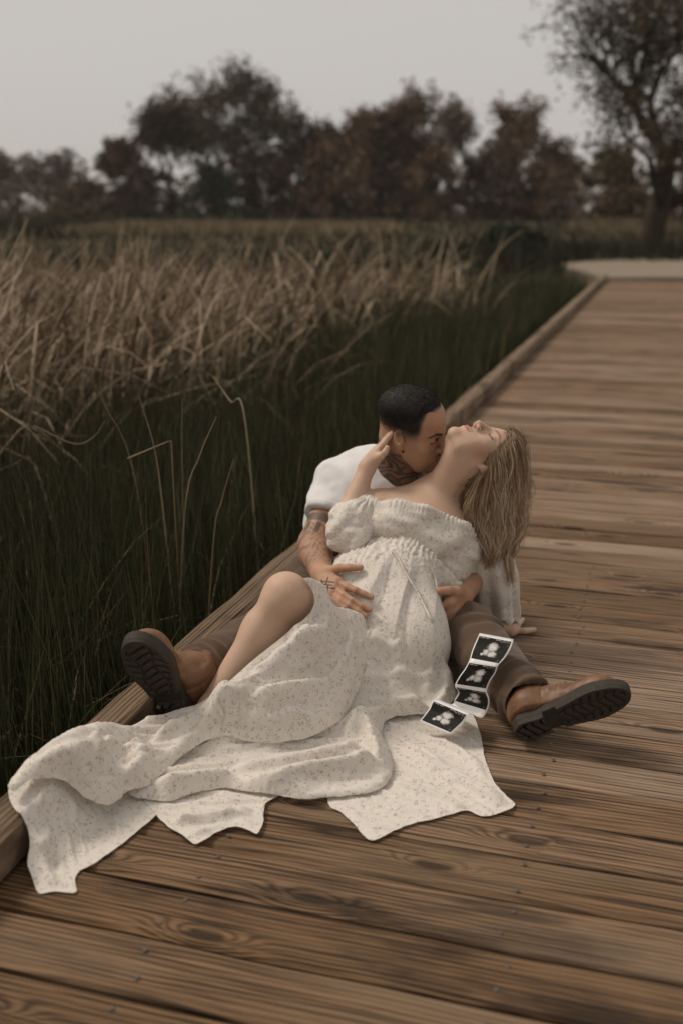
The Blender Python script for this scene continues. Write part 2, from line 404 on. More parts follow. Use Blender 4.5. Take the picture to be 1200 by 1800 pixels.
# single dead stalks that stand out of the rushes
M_STALK = blade_mat('dead_stalk', [(0, (.16, .11, .065)), (1, (.36, .27, .17))])
def tube(pts, rad, n=6):
    pts = np.asarray(pts, float); m = len(pts); rad = np.broadcast_to(rad, m)
    T = np.gradient(pts, axis=0); T /= np.linalg.norm(T, axis=1)[:, None] + 1e-9
    ref = np.array([.31, .17, .93]) if abs(T[0, 2]) < .9 else np.array([1., .2, 0])
    A = np.cross(T, ref); A /= np.linalg.norm(A, axis=1)[:, None] + 1e-9; B = np.cross(T, A)
    th = 2 * np.pi * np.arange(n) / n
    V = pts[:, None] + rad[:, None, None] * (np.cos(th)[None, :, None] * A[:, None] + np.sin(th)[None, :, None] * B[:, None])
    i = np.arange(m - 1)[:, None] * n; j = np.arange(n)[None]
    F = np.stack([i + j, i + (j + 1) % n, i + n + (j + 1) % n, i + n + j], -1).reshape(-1, 4)
    return V.reshape(-1, 3), F
def catmull(C, k):
    C = np.asarray(C, float); n = len(C); P = np.vstack([2 * C[0] - C[1], C, 2 * C[-1] - C[-2]])
    t = np.linspace(0, n - 1, k); i = np.minimum(t.astype(int), n - 2); f = (t - i)[:, None]
    a, b, c, d = P[i], P[i + 1], P[i + 2], P[i + 3]
    return .5 * (2 * b + (c - a) * f + (2 * a - 5 * b + 4 * c - d) * f ** 2 + (3 * b - a - 3 * c + d) * f ** 3)
stalks = [
    ([(432, 745), (405, 705), (375, 662)], 3.9, 4.2, .0046, 'pale reed stalk with a kinked top leaning left, nearest to the dark haired man', .9),
    ([(325, 905), (352, 800), (381, 732)], 3.3, 3.3, .0036, 'curved tan reed stalk arching to the right', .8),
    ([(288, 905), (272, 790), (246, 700)], 3.3, 3.2, .0042, 'straight pale reed stalk leaning left beside the bent one', .85),
    ([(238, 842), (180, 700), (184, 628)], 3.4, 3.4, .003, 'tall thin brown stalk at the left of the rushes', .25),
    ([(322, 880), (320, 770), (321, 700)], 3.5, 3.5, .003, 'upright thin brown stalk between the two curved ones', .4),
    ([(375, 960), (390, 880), (411, 807)], 3.2, 3.2, .0036, 'brown tipped stalk leaning right, nearest the man', .35),
    ([(225, 806), (262, 790), (301, 774), (300, 850)], 3.25, 3.25, .0034, 'stalk broken over into a sharp bend', .7),
    ([(60, 748), (130, 780), (165, 768), (185, 740)], 3.6, 3.6, .003, 'sagging curved dry leaf at the far left', .6),
    ([(526, 1145), (445, 1099), (318, 1140)][::-1], 2.6, 2.7, .0001, '', .5)]
for q, y0, y1, rad, lb, sh in stalks:
    if not lb: continue
    C = [PY(a, b_, y0 + (y1 - y0) * i / (len(q) - 1)) for i, (a, b_) in enumerate(q)]
    dr_ = C[0] - C[1]; foot = C[0] + dr_ * ((C[0][2] + .45) / max(-dr_[2], .02) if dr_[2] < -.02 else 0); foot = C[0] + np.clip(foot - C[0], -.06, .06); foot[2] = -.45
    if C[0][2] > -.3 and len(q) < 4: C = [foot] + C
    pts = catmull(C, 22) if len(q) < 4 else (catmull(C[:3], 14) if 'broken over' not in lb else np.vstack([np.linspace(C[0], C[2], 10), np.linspace(C[2], np.array([C[2][0], C[2][1] + .05, -.4]), 9)[1:]])) if 'sagging' not in lb else catmull(C, 18)
    V, F = tube(pts, np.linspace(1, .35, len(pts)) * rad * .85, 5)
    o = meshobj('dead_stalk', V, F, M_STALK, smooth=True, attrs={'shade': np.full(len(V), sh), 'along': np.zeros(len(V))})
    tag(o, lb, 'stalk', 'dead stalks standing out of the rushes')

# ---- trees
b = NB('bark'); n = b.noise(b.vmul(b.coord('Object'), (1, 1, .25)), 9., 4, .6)
M_BARK = b.base(b.mix(n, (.030, .021, .015), (.075, .054, .038)), .95, .1)
def leaf_mat(name, a, c):
    b = NB(name); return b.base(b.ramp(b.attr('shade'), [(0, a), (1, c)]), .8, .15)
LEAF = {'brown': leaf_mat('brown_leaf', (0.056, 0.037, 0.023), (0.194, 0.124, 0.078)), 'rust': leaf_mat('rust_leaf', (.060, .038, .024), (.185, .118, .072)),
        'olive': leaf_mat('olive_leaf', (0.046, 0.039, 0.023), (0.152, 0.121, 0.070)), 'green': leaf_mat('dark_green_leaf', (0.022, 0.028, 0.019), (0.062, 0.078, 0.046)),
        'grey': leaf_mat('grey_leaf', (0.093, 0.073, 0.056), (0.232, 0.178, 0.136)), 'dark': leaf_mat('dark_leaf', (0.031, 0.022, 0.016), (0.102, 0.071, 0.048))}
def grow(h, spread, r0, seed, forks=3, levels=5, up=.55, trunk=.25, lean=0., fan=.62):
    r = np.random.default_rng(seed); segs = []; tips = []
    def rec(p, d, L, rad, lev):
        pts = [p]; k = 5 if lev == 0 else 4
        for _ in range(k):
            d = d + r.normal(0, .10 + .05 * lev, 3) + np.array([0, 0, up * .10]); d /= np.linalg.norm(d)
            pts.append(pts[-1] + d * L / k)
        segs.append((np.array(pts), np.linspace(rad, rad * (.72 if lev == 0 else .55), k + 1), lev))
        if lev >= levels - 2:
            for q in pts[2:]: tips.append((q, d))
        if lev == levels: return
        nf = forks + (1 if r.random() < .4 else 0)
        for j in range(nf):
            a = r.uniform(0, 6.28); side = np.cross(d, [math.cos(a), math.sin(a), .3]); side /= np.linalg.norm(side) + 1e-9
            sp = fan * r.uniform(.6, 1.35)
            nd = d * math.cos(sp) + side * math.sin(sp) * np.array([spread, spread, 1.]); nd[2] += up * .22; nd /= np.linalg.norm(nd)
            st = pts[-1] if j == 0 or lev == 0 and r.random() < .5 else pts[r.integers(2, k + 1)]
            rec(st, nd, L * r.uniform(.6, .86), rad * (.62 if j == 0 else .45), lev + 1)
    rec(np.zeros(3), np.array([lean, 0, 1.]), h * trunk, r0, 0)
    z = max(q[0][2] for q in tips); s = h / z
    return [(P * s, rr, l) for P, rr, l in segs], [(q * s, d) for q, d in tips]
def leaf_cloud(tips, n, size, jit, seed):
    r = np.random.default_rng(seed); T = np.array([t[0] for t in tips]); k = r.integers(0, len(T), n)
    C = T[k] + r.normal(0, jit, (n, 3)); a = r.normal(0, 1, (n, 3)); a /= np.linalg.norm(a, axis=1)[:, None]
    c = np.cross(a, r.normal(0, 1, (n, 3))); c /= np.linalg.norm(c, axis=1)[:, None]; s = (size * r.uniform(.5, 1.4, n))[:, None]
    V = np.stack([C - a * s, C - c * s * .5, C + a * s, C + c * s * .5], 1).reshape(-1, 3)
    F = np.arange(4 * n).reshape(n, 4)
    cl = .5 + .5 * np.sin(T[k][:, 0] * 1.9 + T[k][:, 2] * 1.3) * np.cos(T[k][:, 1] * 2.3 + T[k][:, 2] * .7)
    return V, F, np.repeat(np.clip(.55 * cl + .45 * r.random(n), 0, 1), 4)
def tree(px, basey, topy, Y, kind, label, seed, nleaf, group='trees beyond the marsh', name='bare_tree', lsize=.14, wide=1., **kw):
    X = (px - 600) / FPX * Y * 1.0 / (CP + (900 - basey) / FPX * SP)
    z0 = terrain(X, Y); top = PY(px, topy, Y)[2]; h = top - z0
    e = empty(name, (X, Y, z0)); tag(e, label, 'tree', group)
    segs, tips = grow(h, wide, h * kw.pop('girth', .022), seed, **kw)
    Vs, Fs, o = [], [], 0; trunkV = []
    for P, rr, lev in segs:
        V, F = tube(P, np.maximum(rr, .012 if Y < 60 else .02), 6 if lev < 2 else 3); Vs.append(V); Fs.append(F + o); o += len(V)
    meshobj('trunk', np.concatenate(Vs), np.concatenate(Fs), M_BARK, e, smooth=True)
    if nleaf:
        V, F, s = leaf_cloud(tips, nleaf, lsize, h * .030, seed); meshobj('crown', V, F, LEAF[kind], e, attrs={'shade': s})
    return e
T = [
 (620, 388, 228, 108, 'brown', 'soft brown tree behind the thin bare one', 14, 2600, dict(wide=1.0, fan=.65, trunk=.15)),
 (700, 388, 205, 110, 'grey', 'pale bare tree left of the tall dense one', 15, 1500, dict(wide=.9, fan=.6, trunk=.18)),
 (975, 388, 235, 100, 'brown', 'last brown tree of the line before the open gap', 16, 2600, dict(wide=1., fan=.65, trunk=.12)),
 (395, 388, 200, 104, 'olive', 'olive brown tree between the narrow and the widest crown', 17, 3000, dict(wide=1., fan=.65, trunk=.15)),
 (525, 388, 215, 100, 'dark', 'dark tree tucked under the right side of the widest crown', 18, 3000, dict(wide=1.1, fan=.68, trunk=.14)),
 (20, 388, 262, 118, 'grey', 'pale grey brown tree at the far left edge of the treeline', 1, 2600, dict(wide=1.3, fan=.7)),
 (108, 388, 262, 118, 'grey', 'rounded grey brown tree second from the left in the treeline', 2, 2600, dict(wide=1.2, fan=.7)),
 (225, 388, 246, 105, 'rust', 'reddish brown round tree left of the tall narrow dark tree', 3, 3400, dict(wide=1.1, fan=.7, trunk=.15)),
 (305, 388, 152, 98, 'dark', 'tall narrow dark tree left of the widest crown', 4, 3800, dict(wide=.62, fan=.55, trunk=.2)),
 (455, 388, 120, 98, 'olive', 'tallest tree of the line with a wide round crown and sky showing through', 5, 4200, dict(wide=1.25, fan=.72, trunk=.3)),
 (590, 388, 205, 96, 'brown', 'brown tree just right of the wide round crown', 6, 3800, dict(wide=1., fan=.65, trunk=.18)),
 (665, 388, 190, 102, 'brown', 'thin bare tree in the dip of the treeline', 7, 1500, dict(wide=.9, fan=.6, trunk=.2)),
 (750, 388, 152, 92, 'brown', 'tall dense brown tree in the middle of the treeline', 8, 5200, dict(wide=.75, fan=.55, trunk=.2)),
 (835, 388, 165, 98, 'grey', 'sparse grey tree with bare twig tops', 9, 1600, dict(wide=.8, fan=.55, trunk=.2)),
 (912, 388, 172, 94, 'brown', 'brown tree at the right end of the dense treeline', 10, 4000, dict(wide=.85, fan=.6, trunk=.16)),
 (1046, 392, 268, 70, 'olive', 'small tree in the gap left of the big right hand tree', 11, 2200, dict(wide=1.1, fan=.7, trunk=.2)),
]
for px, by, ty, Y, kind, lb, sd, nl, kw in T: kw['wide'] *= 1.12; tree(px, by, ty - 6, Y, kind, lb, sd, int(nl * 1.5), lsize=.20, **kw)
tree(1140, 434, -90, 40, 'olive', 'big near tree at the right edge, wide dark crown leaving the frame', 44, 14000, name='spreading_tree', lsize=.085, wide=1.75, fan=.55, trunk=.22, forks=4, levels=5, girth=.046)
# thickets under the trees: one bush each
def bush(px, basey, topy, Y, wpx, kind, label, seed, n=2600):
    X = (px - 600) / FPX * Y; z0 = terrain(X, Y); h = PY(px, topy, Y)[2] - z0; wx = wpx / 1944 * Y
    e = empty('bush', (X, Y, z0)); tag(e, label, 'bush', 'bushes under the treeline')
    r = np.random.default_rng(seed); k = 46
    a = r.uniform(0, 6.28, k); rr = np.sqrt(r.random(k)); zz = r.uniform(.05, 1, k)
    T_ = np.stack([rr * np.cos(a) * wx / 2 * np.sqrt(1.05 - zz ** 2), rr * np.sin(a) * wx / 2 * np.sqrt(1.05 - zz ** 2), zz * h * .93], -1)
    V, F, s = leaf_cloud([(t, 0) for t in T_], n, .24, h * .07, seed); meshobj('crown', V, F, LEAF[kind], e, attrs={'shade': s})
    Vs, Fs, o = [], [], 0
    for t in T_[::2]:
        V, F = tube(np.linspace([0, 0, 0], t, 4) + r.normal(0, .1, (4, 3)) * np.array([[0], [1], [1], [0]]), np.linspace(.06, .02, 4), 4); Vs.append(V); Fs.append(F + o); o += len(V)
    meshobj('stem', np.concatenate(Vs), np.concatenate(Fs), M_BARK, e)
for a in [(60, 388, 325, 112, 190, 'grey', 'low grey thicket at the far left of the treeline', 31), (170, 388, 318, 104, 130, 'rust', 'low reddish bush between the left hand trees', 32),
          (270, 388, 290, 95, 120, 'dark', 'dark bush at the foot of the tall narrow tree', 33), (385, 388, 290, 90, 110, 'green', 'round dark green bush under the wide crown', 34),
          (470, 388, 262, 93, 200, 'dark', 'broad dark thicket under the tallest tree', 35, 4200), (590, 388, 255, 90, 160, 'rust', 'rust brown bush in the middle of the treeline', 36, 3600),
          (668, 388, 290, 92, 110, 'dark', 'black brown gap filling bush below the thin bare tree', 37), (755, 388, 260, 90, 150, 'brown', 'brown thicket under the tall dense tree', 38, 3600),
          (850, 388, 265, 92, 170, 'dark', 'dark thicket below the sparse grey tree', 39, 3600), (945, 388, 285, 90, 150, 'brown', 'brown bush tapering off to the right end of the line', 40, 3000),
          (1080, 395, 330, 66, 130, 'brown', 'low brown bush left of the big trunk', 41), (1190, 410, 300, 56, 150, 'dark', 'dark bush behind the big trunk at the right edge', 42, 3000), (890, 440, 405, 34, 130, 'green', 'low dark green bush by the path, nearest of the bushes', 43, 2200)]:
    bush(*a)
# far wood closing the gaps
n = 9000; x = rng.uniform(-75, 75, n); y = rng.uniform(120, 135, n); z = rng.random(n) ** 1.3 * (5.2 + 1.6 * np.sin(x * .35) + 1.1 * np.sin(x * .9 + 1))
C = np.stack([x, y, terrain(x, y) + z], -1); a = rng.normal(0, 1, (n, 3)); c = rng.normal(0, 1, (n, 3))
V = np.stack([C - a * .3, C - c * .2, C + a * .3, C + c * .2], 1).reshape(-1, 3)
far = meshobj('far_wood', V, np.arange(4 * n).reshape(n, 4), LEAF['grey'], attrs={'shade': np.repeat(rng.random(n), 4)}); tag(far, kind='stuff')
# ---- thin evening haze over the marsh
hzm = bpy.data.materials.new('haze'); hzm.use_nodes = True; ht = hzm.node_tree; ht.nodes.clear()
pv = ht.nodes.new('ShaderNodeVolumePrincipled'); pv.inputs['Color'].default_value = (.92, .86, .79, 1); pv.inputs['Density'].default_value = .00036
ho_ = ht.nodes.new('ShaderNodeOutputMaterial'); ht.links.new(pv.outputs[0], ho_.inputs['Volume'])
hz = box_mesh('haze', np.array([-520., -40., -1.8]), np.array([1040., 0, 0]), np.array([0, 1460., 0]), 28., hzm); tag(hz, kind='stuff')
# ================================================================== implicit modelling: smooth unions meshed by surface nets
def smin(a, b, k):
    if k <= 0: return np.minimum(a, b)
    h = np.maximum(k - np.abs(a - b), 0) / k
    return np.minimum(a, b) - h * h * k * .25
class Form:
    def __init__(s): s.p = []
    def rc(s, a, b, ra, rb, k=.02, op='u'):
        a = np.asarray(a, np.float32); b = np.asarray(b, np.float32); ba = b - a; bb = float(ba @ ba) + 1e-9
        def f(P):
            pa = P - a; t = np.clip(pa @ ba / bb, 0, 1)
            return np.linalg.norm(pa - t[:, None] * ba, axis=1) - (ra + (rb - ra) * t)
        s.p.append((f, k, op, (a + b) / 2, float(np.linalg.norm(ba)) / 2 + max(ra, rb))); return s
    def chain(s, pts, rad, k=.02, op='u'):
        for i in range(len(pts) - 1): s.rc(pts[i], pts[i + 1], rad[i], rad[i + 1], k, op)
        return s
    def ell(s, c, r, M=None, k=.02, op='u'):
        c = np.asarray(c, np.float32); r = np.asarray(r, np.float32); M = np.eye(3, dtype=np.float32) if M is None else np.asarray(M, np.float32)
        def f(P):
            q = (P - c) @ M                          # columns of M are the local axes
            k0 = np.linalg.norm(q / r, axis=1); k1 = np.linalg.norm(q / (r * r), axis=1) + 1e-9
            return np.where(k0 < .2, -float(r.min()) * .8, k0 * (k0 - 1) / k1)
        s.p.append((f, k, op, c, float(r.max()))); return s
    def box(s, c, h, rnd=.004, M=None, k=.01, op='u'):
        c = np.asarray(c, np.float32); h = np.asarray(h, np.float32) - rnd; M = np.eye(3, dtype=np.float32) if M is None else np.asarray(M, np.float32)
        def f(P):
            q = np.abs((P - c) @ M) - h
            return np.linalg.norm(np.maximum(q, 0), axis=1) + np.minimum(q.max(1), 0) - rnd
        s.p.append((f, k, op, c, float(np.linalg.norm(h)) + rnd)); return s
    def fn(s, f, c, rad, k=.0, op='u'):
        s.p.append((f, k, op, np.asarray(c, np.float32), rad)); return s
    def __call__(s, P, prims=None):
        d = np.full(len(P), 9., np.float32)
        for f, k, op, c, rad in (s.p if prims is None else prims):
            v = f(P).astype(np.float32)
            if op == 'u': d = smin(d, v, k)
            elif op == 's': d = -smin(-d, v, k)
            else: d = -smin(-d, -v, k)               # 'i' intersect
        return d
    def near(s, c, half):
        return [q for q in s.p if q[2] == 'i' or np.linalg.norm(q[3] - c) < q[4] * 1.05 + half + q[1] + .01]
    def grad(s, P, e=.0012):
        g = np.stack([s(P + np.eye(3, dtype=np.float32)[i] * e) - s(P - np.eye(3, dtype=np.float32)[i] * e) for i in range(3)], -1)
        return g / (np.linalg.norm(g, axis=1)[:, None] + 1e-9)
    def bounds(s, pad):
        u = [q for q in s.p if q[2] == 'u']
        lo = np.min([q[3] - q[4] for q in u], 0) - pad; hi = np.max([q[3] + q[4] for q in u], 0) + pad
        return lo, hi
def surface(form, h=.003, lo=None, hi=None):
    l, u = form.bounds(.012); lo = l if lo is None else np.maximum(l, lo); hi = u if hi is None else np.minimum(u, hi)
    N = 16; bs = N * h; nb = np.ceil((hi - lo) / bs).astype(int)
    bi = np.stack(np.meshgrid(*[np.arange(n) for n in nb], indexing='ij'), -1).reshape(-1, 3)
    cen = (lo + (bi + .5) * bs).astype(np.float32)
    act = np.abs(form(cen)) < bs * .87 * 1.7 + .03
    bi = bi[act]; cen = cen[act]; half = bs * .87
    wide_ = .10 if max(q[1] for q in form.p) >= .08 else .04
    keepm = [np.ones(len(cen), bool) if q[2] == 'i' else q[0](cen) < q[1] + half * 1.8 + wide_ for q in form.p]
    g = np.stack(np.meshgrid(*[np.arange(N + 1)] * 3, indexing='ij'), -1)
    gf = (g.reshape(-1, 3) * h).astype(np.float32)
    S = nb * N + 2; ck, cp, ek = [], [], [[], [], []]
    off = np.array([[i, j, k] for i in (0, 1) for j in (0, 1) for k in (0, 1)])
    epairs = [(a, b) for a in range(8) for b in range(a + 1, 8) if np.abs(off[a] - off[b]).sum() == 1]
    def key(ijk): return (ijk[:, 0].astype(np.int64) * S[1] + ijk[:, 1]) * S[2] + ijk[:, 2]
    for n_, b in enumerate(bi):
        pr = [q for q, m in zip(form.p, keepm) if m[n_]]
        if not pr: continue
        o = lo + b * bs
        D = form(gf + o.astype(np.float32), pr).reshape(N + 1, N + 1, N + 1)
        sg = D < 0
        if sg.all() or not sg.any(): continue
        cnt = sum(sg[i:N + i, j:N + j, k:N + k].astype(np.int8) for i, j, k in off)
        ci = np.argwhere((cnt > 0) & (cnt < 8))
        if len(ci):
            cd = np.stack([D[ci[:, 0] + i, ci[:, 1] + j, ci[:, 2] + k] for i, j, k in off], -1)
            acc = np.zeros((len(ci), 3)); m = np.zeros(len(ci))
            for a, e in epairs:
                x = (cd[:, a] < 0) != (cd[:, e] < 0)
                t = np.where(x, cd[:, a] / (cd[:, a] - cd[:, e] + 1e-12), 0)
                acc += np.where(x[:, None], off[a] + t[:, None] * (off[e] - off[a]), 0); m += x
            cp.append(o + (ci + acc / m[:, None]) * h); ck.append(key(ci + b * N))
        for ax in range(3):
            sl0 = sg[:N, :N, :N]; sl1 = sg[tuple(slice(1, N + 1) if q == ax else slice(0, N) for q in range(3))]
            e = np.argwhere(sl0 != sl1)
            if len(e): ek[ax].append(np.column_stack([e + b * N, sl0[tuple(e.T)]]))
    ck = np.concatenate(ck); cp = np.concatenate(cp); so = np.argsort(ck); ck = ck[so]; cp = cp[so]; F = []
    for ax in range(3):
        if not ek[ax]: continue
        e = np.concatenate(ek[ax]); ins = e[:, 3].astype(bool); e = e[:, :3]; b1, b2 = [(1, 2), (2, 0), (0, 1)][ax]
        q = []
        for d1, d2 in ((0, 0), (1, 0), (1, 1), (0, 1)):
            t = e.copy(); t[:, b1] -= d1; t[:, b2] -= d2; q.append(t)
        kk = np.stack([key(t) for t in q], -1); j = np.searchsorted(ck, kk); j = np.minimum(j, len(ck) - 1)
        ok = (ck[j] == kk).all(1) & (e[:, b1] > 0) & (e[:, b2] > 0); j = j[ok]; f = ins[ok]
        F.append(np.where(f[:, None], j, j[:, ::-1]))
    return cp, np.concatenate(F)
def project(form, V, it=2):
    V = V.astype(np.float32)
    for _ in range(it): V = V - form.grad(V) * np.clip(form(V), -.003, .003)[:, None]
    return V
def vnormals(V, F):
    n = np.cross(V[F[:, 2]] - V[F[:, 0]], V[F[:, 3]] - V[F[:, 1]]); N = np.zeros_like(V)
    for k in range(4): np.add.at(N, F[:, k], n)
    return N / (np.linalg.norm(N, axis=1)[:, None] + 1e-12)
def relax(V, F, it=1, lam=.5):
    E = np.concatenate([F[:, [0, 1]], F[:, [1, 2]], F[:, [2, 3]], F[:, [3, 0]]])
    for _ in range(it):
        s = np.zeros_like(V); c = np.zeros(len(V)); np.add.at(s, E[:, 0], V[E[:, 1]]); np.add.at(c, E[:, 0], 1)
        np.add.at(s, E[:, 1], V[E[:, 0]]); np.add.at(c, E[:, 1], 1); V = V + lam * (s / np.maximum(c, 1)[:, None] - V)
    return V
def ss(a, b, x):
    t = np.clip((x - a) / (b - a), 0, 1); return t * t * (3 - 2 * t)
def unit(v): v = np.asarray(v, float); return v / np.linalg.norm(v)
CR, CU, CC = np.array([1., 0, 0]), np.array([0., SP, CP]), np.array([0., CP, -SP])   # right, up, away: the viewing side of the pair
def hit(form, px, py, off=0., t0=2.2, t1=3.8):             # first point of the line of sight on a form (or the nearest to it), lifted by off
    d = ray(px, py); d = d / np.linalg.norm(d); t = np.linspace(t0, t1, 1600)
    P = (np.array([0, 0, CAM_H]) + d * t[:, None]).astype(np.float32); v = form(P)
    i = np.argmax(v < .0008) if (v < .0008).any() else int(np.argmin(v))
    return P[i].astype(float) + form.grad(P[i:i + 1])[0] * off
# value noise in numpy for displacement
_NT = np.random.default_rng(5).random((64, 64, 64)).astype(np.float32)
def vnoise(P):
    i = np.floor(P).astype(int); f = P - i; f = f * f * (3 - 2 * f); i &= 63; j = (i + 1) & 63
    r = 0
    for a in (0, 1):
        for b_ in (0, 1):
            for c in (0, 1):
                w_ = (f[:, 0] if a else 1 - f[:, 0]) * (f[:, 1] if b_ else 1 - f[:, 1]) * (f[:, 2] if c else 1 - f[:, 2])
                r = r + w_ * _NT[(j if a else i)[:, 0], (j if b_ else i)[:, 1], (j if c else i)[:, 2]]
    return r

# cloth wrinkling: lengthen the cloth a little and let it find room, held softly to its lie and kept off what it covers
def buckle(V, F, grow_, keep=.012, bend=.35, it=90, sag=0., floor_=None, seed=1, jit=.0012):
    F = np.asarray(F); k = F.shape[1]
    e = np.concatenate([F[:, [i, (i + 1) % k]] for i in range(k)]); es = np.sort(e, 1); n = len(V)
    u, first = np.unique(es[:, 0].astype(np.int64) * n + es[:, 1], return_index=True); E = es[first]
    D = V[E[:, 1]] - V[E[:, 0]]; L0 = np.linalg.norm(D, axis=1); L = L0 * (1 + grow_((V[E[:, 0]] + V[E[:, 1]]) / 2, D / (L0[:, None] + 1e-9)))
    # second ring, for bending: for a vertex, neighbours nearly opposite each other
    if k == 3:
        opp = np.concatenate([F[:, (i + 2) % 3] for i in range(3)]); ky = es[:, 0].astype(np.int64) * n + es[:, 1]; o = np.argsort(ky, kind='stable'); ks = ky[o]; m = ks[1:] == ks[:-1]; Bp = np.column_stack([opp[o][:-1][m], opp[o][1:][m]])
    else:
        Bp = np.concatenate([F[:, [0, 2]], F[:, [1, 3]]])
    LB = np.linalg.norm(V[Bp[:, 1]] - V[Bp[:, 0]], axis=1) * 1.03
    deg = np.bincount(E.ravel(), minlength=n).astype(float) + 1e-9; degB = np.bincount(Bp.ravel(), minlength=n) + 1e-9
    X = V + (np.random.default_rng(seed).normal(0, jit, V.shape)); X0 = V.copy()
    def proj(X, A, Lr, dg, st):
        d = X[A[:, 1]] - X[A[:, 0]]; l = np.linalg.norm(d, axis=1) + 1e-12; c = d * ((l - Lr) / l * .5 * st)[:, None]
        for a in range(3): X[:, a] += (np.bincount(A[:, 0], c[:, a], n) - np.bincount(A[:, 1], c[:, a], n)) / dg * 2.2
        return X
    vel = np.zeros_like(X)
    for i in range(it):
        Xo = X.copy(); X = X + vel * .6
        X = X + (X0 - X) * keep; X[:, 2] -= sag
        X = proj(X, E, L, deg, .9); X = proj(X, Bp, LB, degB, bend)
        if floor_ is not None: X = floor_(X)
        vel = X - Xo
    return X
def smooth_mesh(V, F, it, lam=.5):
    F = np.asarray(F); k = F.shape[1]; e = np.concatenate([F[:, [i, (i + 1) % k]] for i in range(k)]); n = len(V); dg = np.bincount(e.ravel(), minlength=n) + 1e-9
    for _ in range(it):
        s_ = np.stack([np.bincount(e[:, 0], V[e[:, 1], a], n) + np.bincount(e[:, 1], V[e[:, 0], a], n) for a in range(3)], -1); V = V + lam * (s_ / dg[:, None] - V)
    return V
# ================================================================== the couple
class Head:
    """head form in its own frame: x to the person's right, y out of the face, z to the crown, origin between the ears"""
    def __init__(s, origin, f, up, sc=1., male=False):
        s.o = np.asarray(origin, float); s.sc = sc
        z = unit(up); y = unit(f - z * (f @ z)); x = np.cross(y, z); s.M = np.stack([x, y, z], -1); s.male = male
    def w(s, *q): return s.o + s.M @ (np.array(q, float) * s.sc)
    def l(s, P): return (P - s.o) @ s.M / s.sc
    def add(s, F):
        k = s.sc; w = s.w; M = s.M; m = s.male
        E = lambda c, r, kk=.02, op='u', R_=None: F.ell(w(*c), np.array(r) * k, M if R_ is None else M @ R_, kk * k, op)
        C = lambda a, b_, ra, rb, kk=.02, op='u': F.rc(w(*a), w(*b_), ra * k, rb * k, kk * k, op)
        E((0, -.018, .044), (.0735, .094, .080), .0)
        E((0, .028, .050), (.057, .054, .056), .035)                    # forehead
        E((0, .020, -.018), (.060, .066, .082), .035)                  # face core
        for sx in (1, -1):
            C((.050 * sx, .000, -.050), (.030 * sx, .045, -.086), .020 if m else .016, .019 if m else .016, .03)   # jaw
            C((.030 * sx, .045, -.086), (.006 * sx, .073, -.098), .019 if m else .016, .017 if m else .0135, .02)
            E((.042 * sx, .052, -.020), (.022, .022, .019), .022)      # cheekbone
            E((.034 * sx, .050, -.050), (.022, .026, .026), .025)      # cheek
        E((0, .076, -.098), (.014, .012, .012) if not m else (.021, .015, .016), .014)      # chin
        E((0, .070, -.060), (.030, .024, .028), .02)                   # muzzle
        for sx in (1, -1):
            C((.012 * sx, .082, .026), (.044 * sx, .061, .030), .0080 if m else .0055, .0060 if m else .0045, .014)  # brow
            E((.0325 * sx, .093, .010), (.0165, .012, .0095), None or .012, 's')                                    # socket
            E((.0320 * sx, .0685, .0095), (.0150, .0135, .0125), .004)                                             # closed lid over the eye
        C((0, .086, .020), (0, .1045, -.020), .0065, .0080 if not m else .0105, .010)       # nose
        E((0, .1065, -.0265), (.0082, .0085, .0078) if not m else (.0115, .0095, .0100), .008)
        for sx in (1, -1):
            E((.0115 * sx, .0965, -.0300), (.0068, .0092, .0066) if not m else (.0078, .0098, .0072), .006)
            E((.0062 * sx, .1030, -.0375), (.0028, .0050, .0032), .003, 's')               # nostril
        E((0, .0905, -.0560), (.0205, .0085, .0052), .005)              # upper lip
        E((0, .0895, -.0665), (.0180, .0090, .0060), .005)              # lower lip
        C((-.020, .0885, -.0613), (.020, .0885, -.0613), .0012, .0012, .0)
        C((-.021, .0955, -.0613), (.021, .0955, -.0613), .0022, .0022, .004, 's')          # mouth line
        E((0, .093, -.046), (.004, .006, .009), .006, 's')              # philtrum
        a = R(18)
        for sx in (1, -1):                                              # ears
            Rz = np.array([[math.cos(a * sx * -1), -math.sin(a * sx * -1), 0], [math.sin(a * sx * -1), math.cos(a * sx * -1), 0], [0, 0, 1]])
            E((.0755 * sx, -.012, .002), (.0065, .0185, .030), .004, R_=Rz)
            E((.0745 * sx, -.002, -.024), (.0055, .0090, .012), .006)
            E((.0835 * sx, -.013, .006), (.0060, .0105, .0185), .004, 's', R_=Rz)
            E((.0780 * sx, -.006, -.002), (.0035, .0050, .0075), .004, 's')
            E((.0760 * sx, .0035, -.004), (.0042, .0040, .0070), .004)
        return F
def finger(F, pts, r0, r1, k=.004):
    F.chain(pts, np.linspace(r0, r1, len(pts)), k)
def mid(a, b_, t=.5): return a + (b_ - a) * t
def skin_mat(name, tint):
    b = NB(name); c = b.attr('skin', 'Color'); co = b.coord('Object')
    n = b.noise(co, 30., 4, .6); n2 = b.noise(co, 420., 2, .5)
    c = b.mix(b.maprange(n, .3, .7, 0., .22), c, b.mix(1., c, tint, 'MULTIPLY'))
    m = b.base(c, b.math('MULTIPLY_ADD', n, .2, .44), .34, b.bump(b.math('ADD', n2, b.noise(co, 130., 3, .6)), .24, .0018))
    b.p.inputs['Subsurface Weight'].default_value = .12; b.p.inputs['Subsurface Radius'].default_value = (.010, .004, .002)
    b.p.inputs['Subsurface Scale'].default_value = 1.
    return m
M_SKIN_W = skin_mat('fair_skin', (.95, .80, .74)); M_SKIN_M = skin_mat('tan_skin', (.92, .80, .74))

